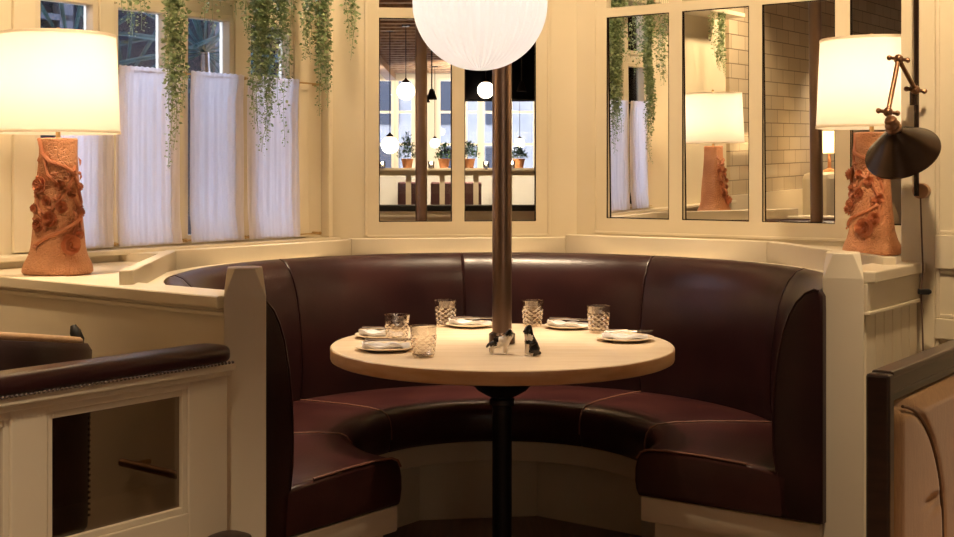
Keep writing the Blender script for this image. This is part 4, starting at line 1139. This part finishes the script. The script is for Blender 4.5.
# dark padded counter nearer the mirrors
D = 12.4; yb2 = VB-D; root = thing('bench_back', 'cream bench back with dark padded top, seen low in the back mirrors', 'bench', floc, frz)
MB().box(-2.6, 1.4, yb2-.10, yb2, 0, vz(211, D)).build('panel', M['paint'], root)
MB().box(-2.6, 1.4, yb2-.13, yb2+.03, vz(211, D), vz(205, D)).build('pad', M['black'], root, bevel=.01)
MB().box(-2.6, 1.4, yb2+.0, yb2+.02, vz(217, D), vz(215, D)).build('bead', M['paint'], root)
# chairs behind the screen
def back_chair(px, D_, label):
    p = frl(vx(px, D_), VB-D_, 0); c_ = thing('dining_chair', label, 'chair', p, frz, 'mauve dining chairs behind the screen')
    MB().box(-.12, .12, -.03, .02, .75, vz(182, D_)).build('backrest', M['mauve'], c_, bevel=.02)
    MB().box(-.17, .17, -.40, .02, .42, .50).build('seat', M['mauve'], c_, bevel=.03)
    MB().box(-.1, .1, -.02, .01, .50, .76).build('back_post', M['darkwood'], c_)
    for x in (-.16, .13):
        for y in (-.38, -.01): MB().box(x, x+.03, y, y+.03, 0, .42).build('leg', M['darkwood'], c_)
    return c_
for px, lab in ((408, 'mauve chair back reflected left of the mirrored pole'), (441, 'mauve chair back reflected right of the mirrored pole'), (471, 'mauve chair back reflected in the pane behind the copper pole')):
    back_chair(px, 14.5, lab)
# track spotlights
for px, py, D, lab in ((432, 96, 11, 'black cone spotlight reflected right of the mirrored pole'), (425, 99, 11.6, 'smaller black cone spotlight reflected beside the mirrored pole'), (522, 88, 12, 'black cone spotlight reflected right of the copper pole')):
    p = vreal(px, py, D); s = thing('track_spotlight', lab, 'spotlight', p, 0, 'black cone spotlights of the dining room')
    MB().lathe([(.045, -.03), (.047, -.028), (.018, .06), (.010, .065), (.008, .05), (.040, -.025)], 20, closed=True).build('shade', M['black'], s, True)
    MB().tube([(0, 0, .055), (0, 0, CEIL-p.z)], .006, 6).build('rod', M['black'], s)
    MB().lathe([(.001, -.015), (.03, -.015), (.001, -.010)], 16).build('bulb', M['bulb'], s, True)
# dark pole and second booth on the left, seen in the right-hand mirrors
def rreal(px, py, D): return WR.refl(((px-CX)/F*D, D, CZ-(py-HY)/F*D))
p = rreal(828, 172, 10.2)
lowp = thing('booth_back', 'pale rounded booth back reflected under the small distant lamp', 'booth', (p.x, p.y, 0), WL.rz)
MB().box(-.8, .35, -.10, .12, 0, 1.25).build('panel', M['wallpaint'], lowp, bevel=.05)
sl = thing('small_table_lamp', 'small yellow-shaded lamp reflected at the edge of the tile mirror', 'lamp', (p.x, p.y, 1.2505))
MB().lathe([(.001, 0), (.05, 0), (.05, .01), (.015, .03), (.012, .16), (.001, .16)], 20).build('base', M['terra'], sl, True)
n = 32; mb = MB(); mb.add([(r*math.cos(2*PI*i/n), r*math.sin(2*PI*i/n), z) for r, z in ((.10, .15), (.085, .33)) for i in range(n)], [(i, (i+1) % n, (i+1) % n+n, i+n) for i in range(n)])
mb.build('lamp_shade', M['shade'], sl, True); lamp('POINT', 'small_lamp_light', (0, 0, .24), 2.5, (1, .66, .30), .03, sl)

# ================================================================== CEILING DOWNLIGHTS: over the table, plus unseen ones added to brighten the room
DL = [((.05, 4.15), 74, 41, 'over the round table'), ((-.6, 1.3), 95, 96, 'over the low divider'), ((1.5, 2.5), 14, 80, 'over the settee'), ((.1, .2), 60, 104, 'above the aisle'),
      ((-3.2, 1.4), 110, 96, 'over the second booth by the tiles'), ((2.5, -2.5), 340, 84, 'over the dining room floor'), (tuple(WC.refl((vx(460, 12.6), 12.6)))[:2], 110, 92, 'over the bench behind the viewer'), ((1.0, -6.0), 340, 84, 'near the street windows'), ((4.2, -5.5), 340, 84, 'in the far corner of the dining room')]
dp = None
for (x, y), pw, sa, where in DL:
    if dp is None:
        dp = thing('unseen_downlight', 'added unseen brass ceiling downlight '+where, 'downlight', (x, y, CEIL-.13), 0, 'ceiling downlights'); s = dp
        MB().lathe([(.055, 0), (.06, .0), (.06, .10), (.050, .10), (.050, .06)], 28, closed=True).build('housing', M['brass'], dp, True)
        MB().lathe([(.001, .075), (.045, .075), (.045, .08), (.001, .08)], 24).build('lens', M['bulb'], dp, True)
    else: s = dup(dp, (x, y, CEIL-.13), 0, 'added unseen brass ceiling downlight '+where)
    s_l = lamp('SPOT', 'downlight_beam', (x, y, CEIL-.14), pw, (1, .76, .50), .05, None, (0, 0, 0), sa, .6)
    s_l.parent = s; s_l.location = (0, 0, -.01)

# unseen wall-washers added to brighten the alcove walls
def added_washer(W, x, y, power, tx, tz, where, spot=105):
    p = W.w(x, y, CEIL-.13); t = W.w(tx, 0, tz); d = (t-p).normalized()
    s = dup(dp, p, 0, 'added unseen brass ceiling light washing '+where, 'added ceiling wall-washers')
    l = lamp('SPOT', 'added_washer_beam', (0, 0, -.01), power, WARM, .06, s, d.to_track_quat('-Z', 'Y').to_euler(), spot, .8)
added_washer(WL, -2.2, -.85, 70, -2.2, 1.8, 'the wall left of the windows')
added_washer(WC, .0, -.75, 21, 0, 1.7, 'the back wall mirrors')
added_washer(WL, .0, -.75, 21, 0, 1.7, 'the vines and curtains')
added_washer(WL, -1.2, -.85, 34, -1.2, 1.7, 'the window beside the left lamp')
added_washer(WR, .0, -.75, 21, 0, 1.7, 'the right wall mirrors')
added_washer(WR, 1.6, -1.7, 75, 1.4, 1.5, 'the panelled wall beside the swing-arm lamp')

for vx_ in (-1.6, 0, 1.6):  # unseen lights added to brighten the reflected far wall
    p = FW @ Vector((vx_, 3.2, CEIL-.14)); t = FW @ Vector((vx_, 0, 1.6)); d = (t-p).normalized()
    s = dup(dp, p, 0, 'added unseen ceiling light aimed at the street windows, '+{-1.6: 'left', 0: 'middle', 1.6: 'right'}[vx_]+' of three', 'added far wall-washers')
    lamp('SPOT', 'added_washer_beam', (0, 0, -.01), 260, (1, .88, .70), .06, s, d.to_track_quat('-Z', 'Y').to_euler(), 120, .8)
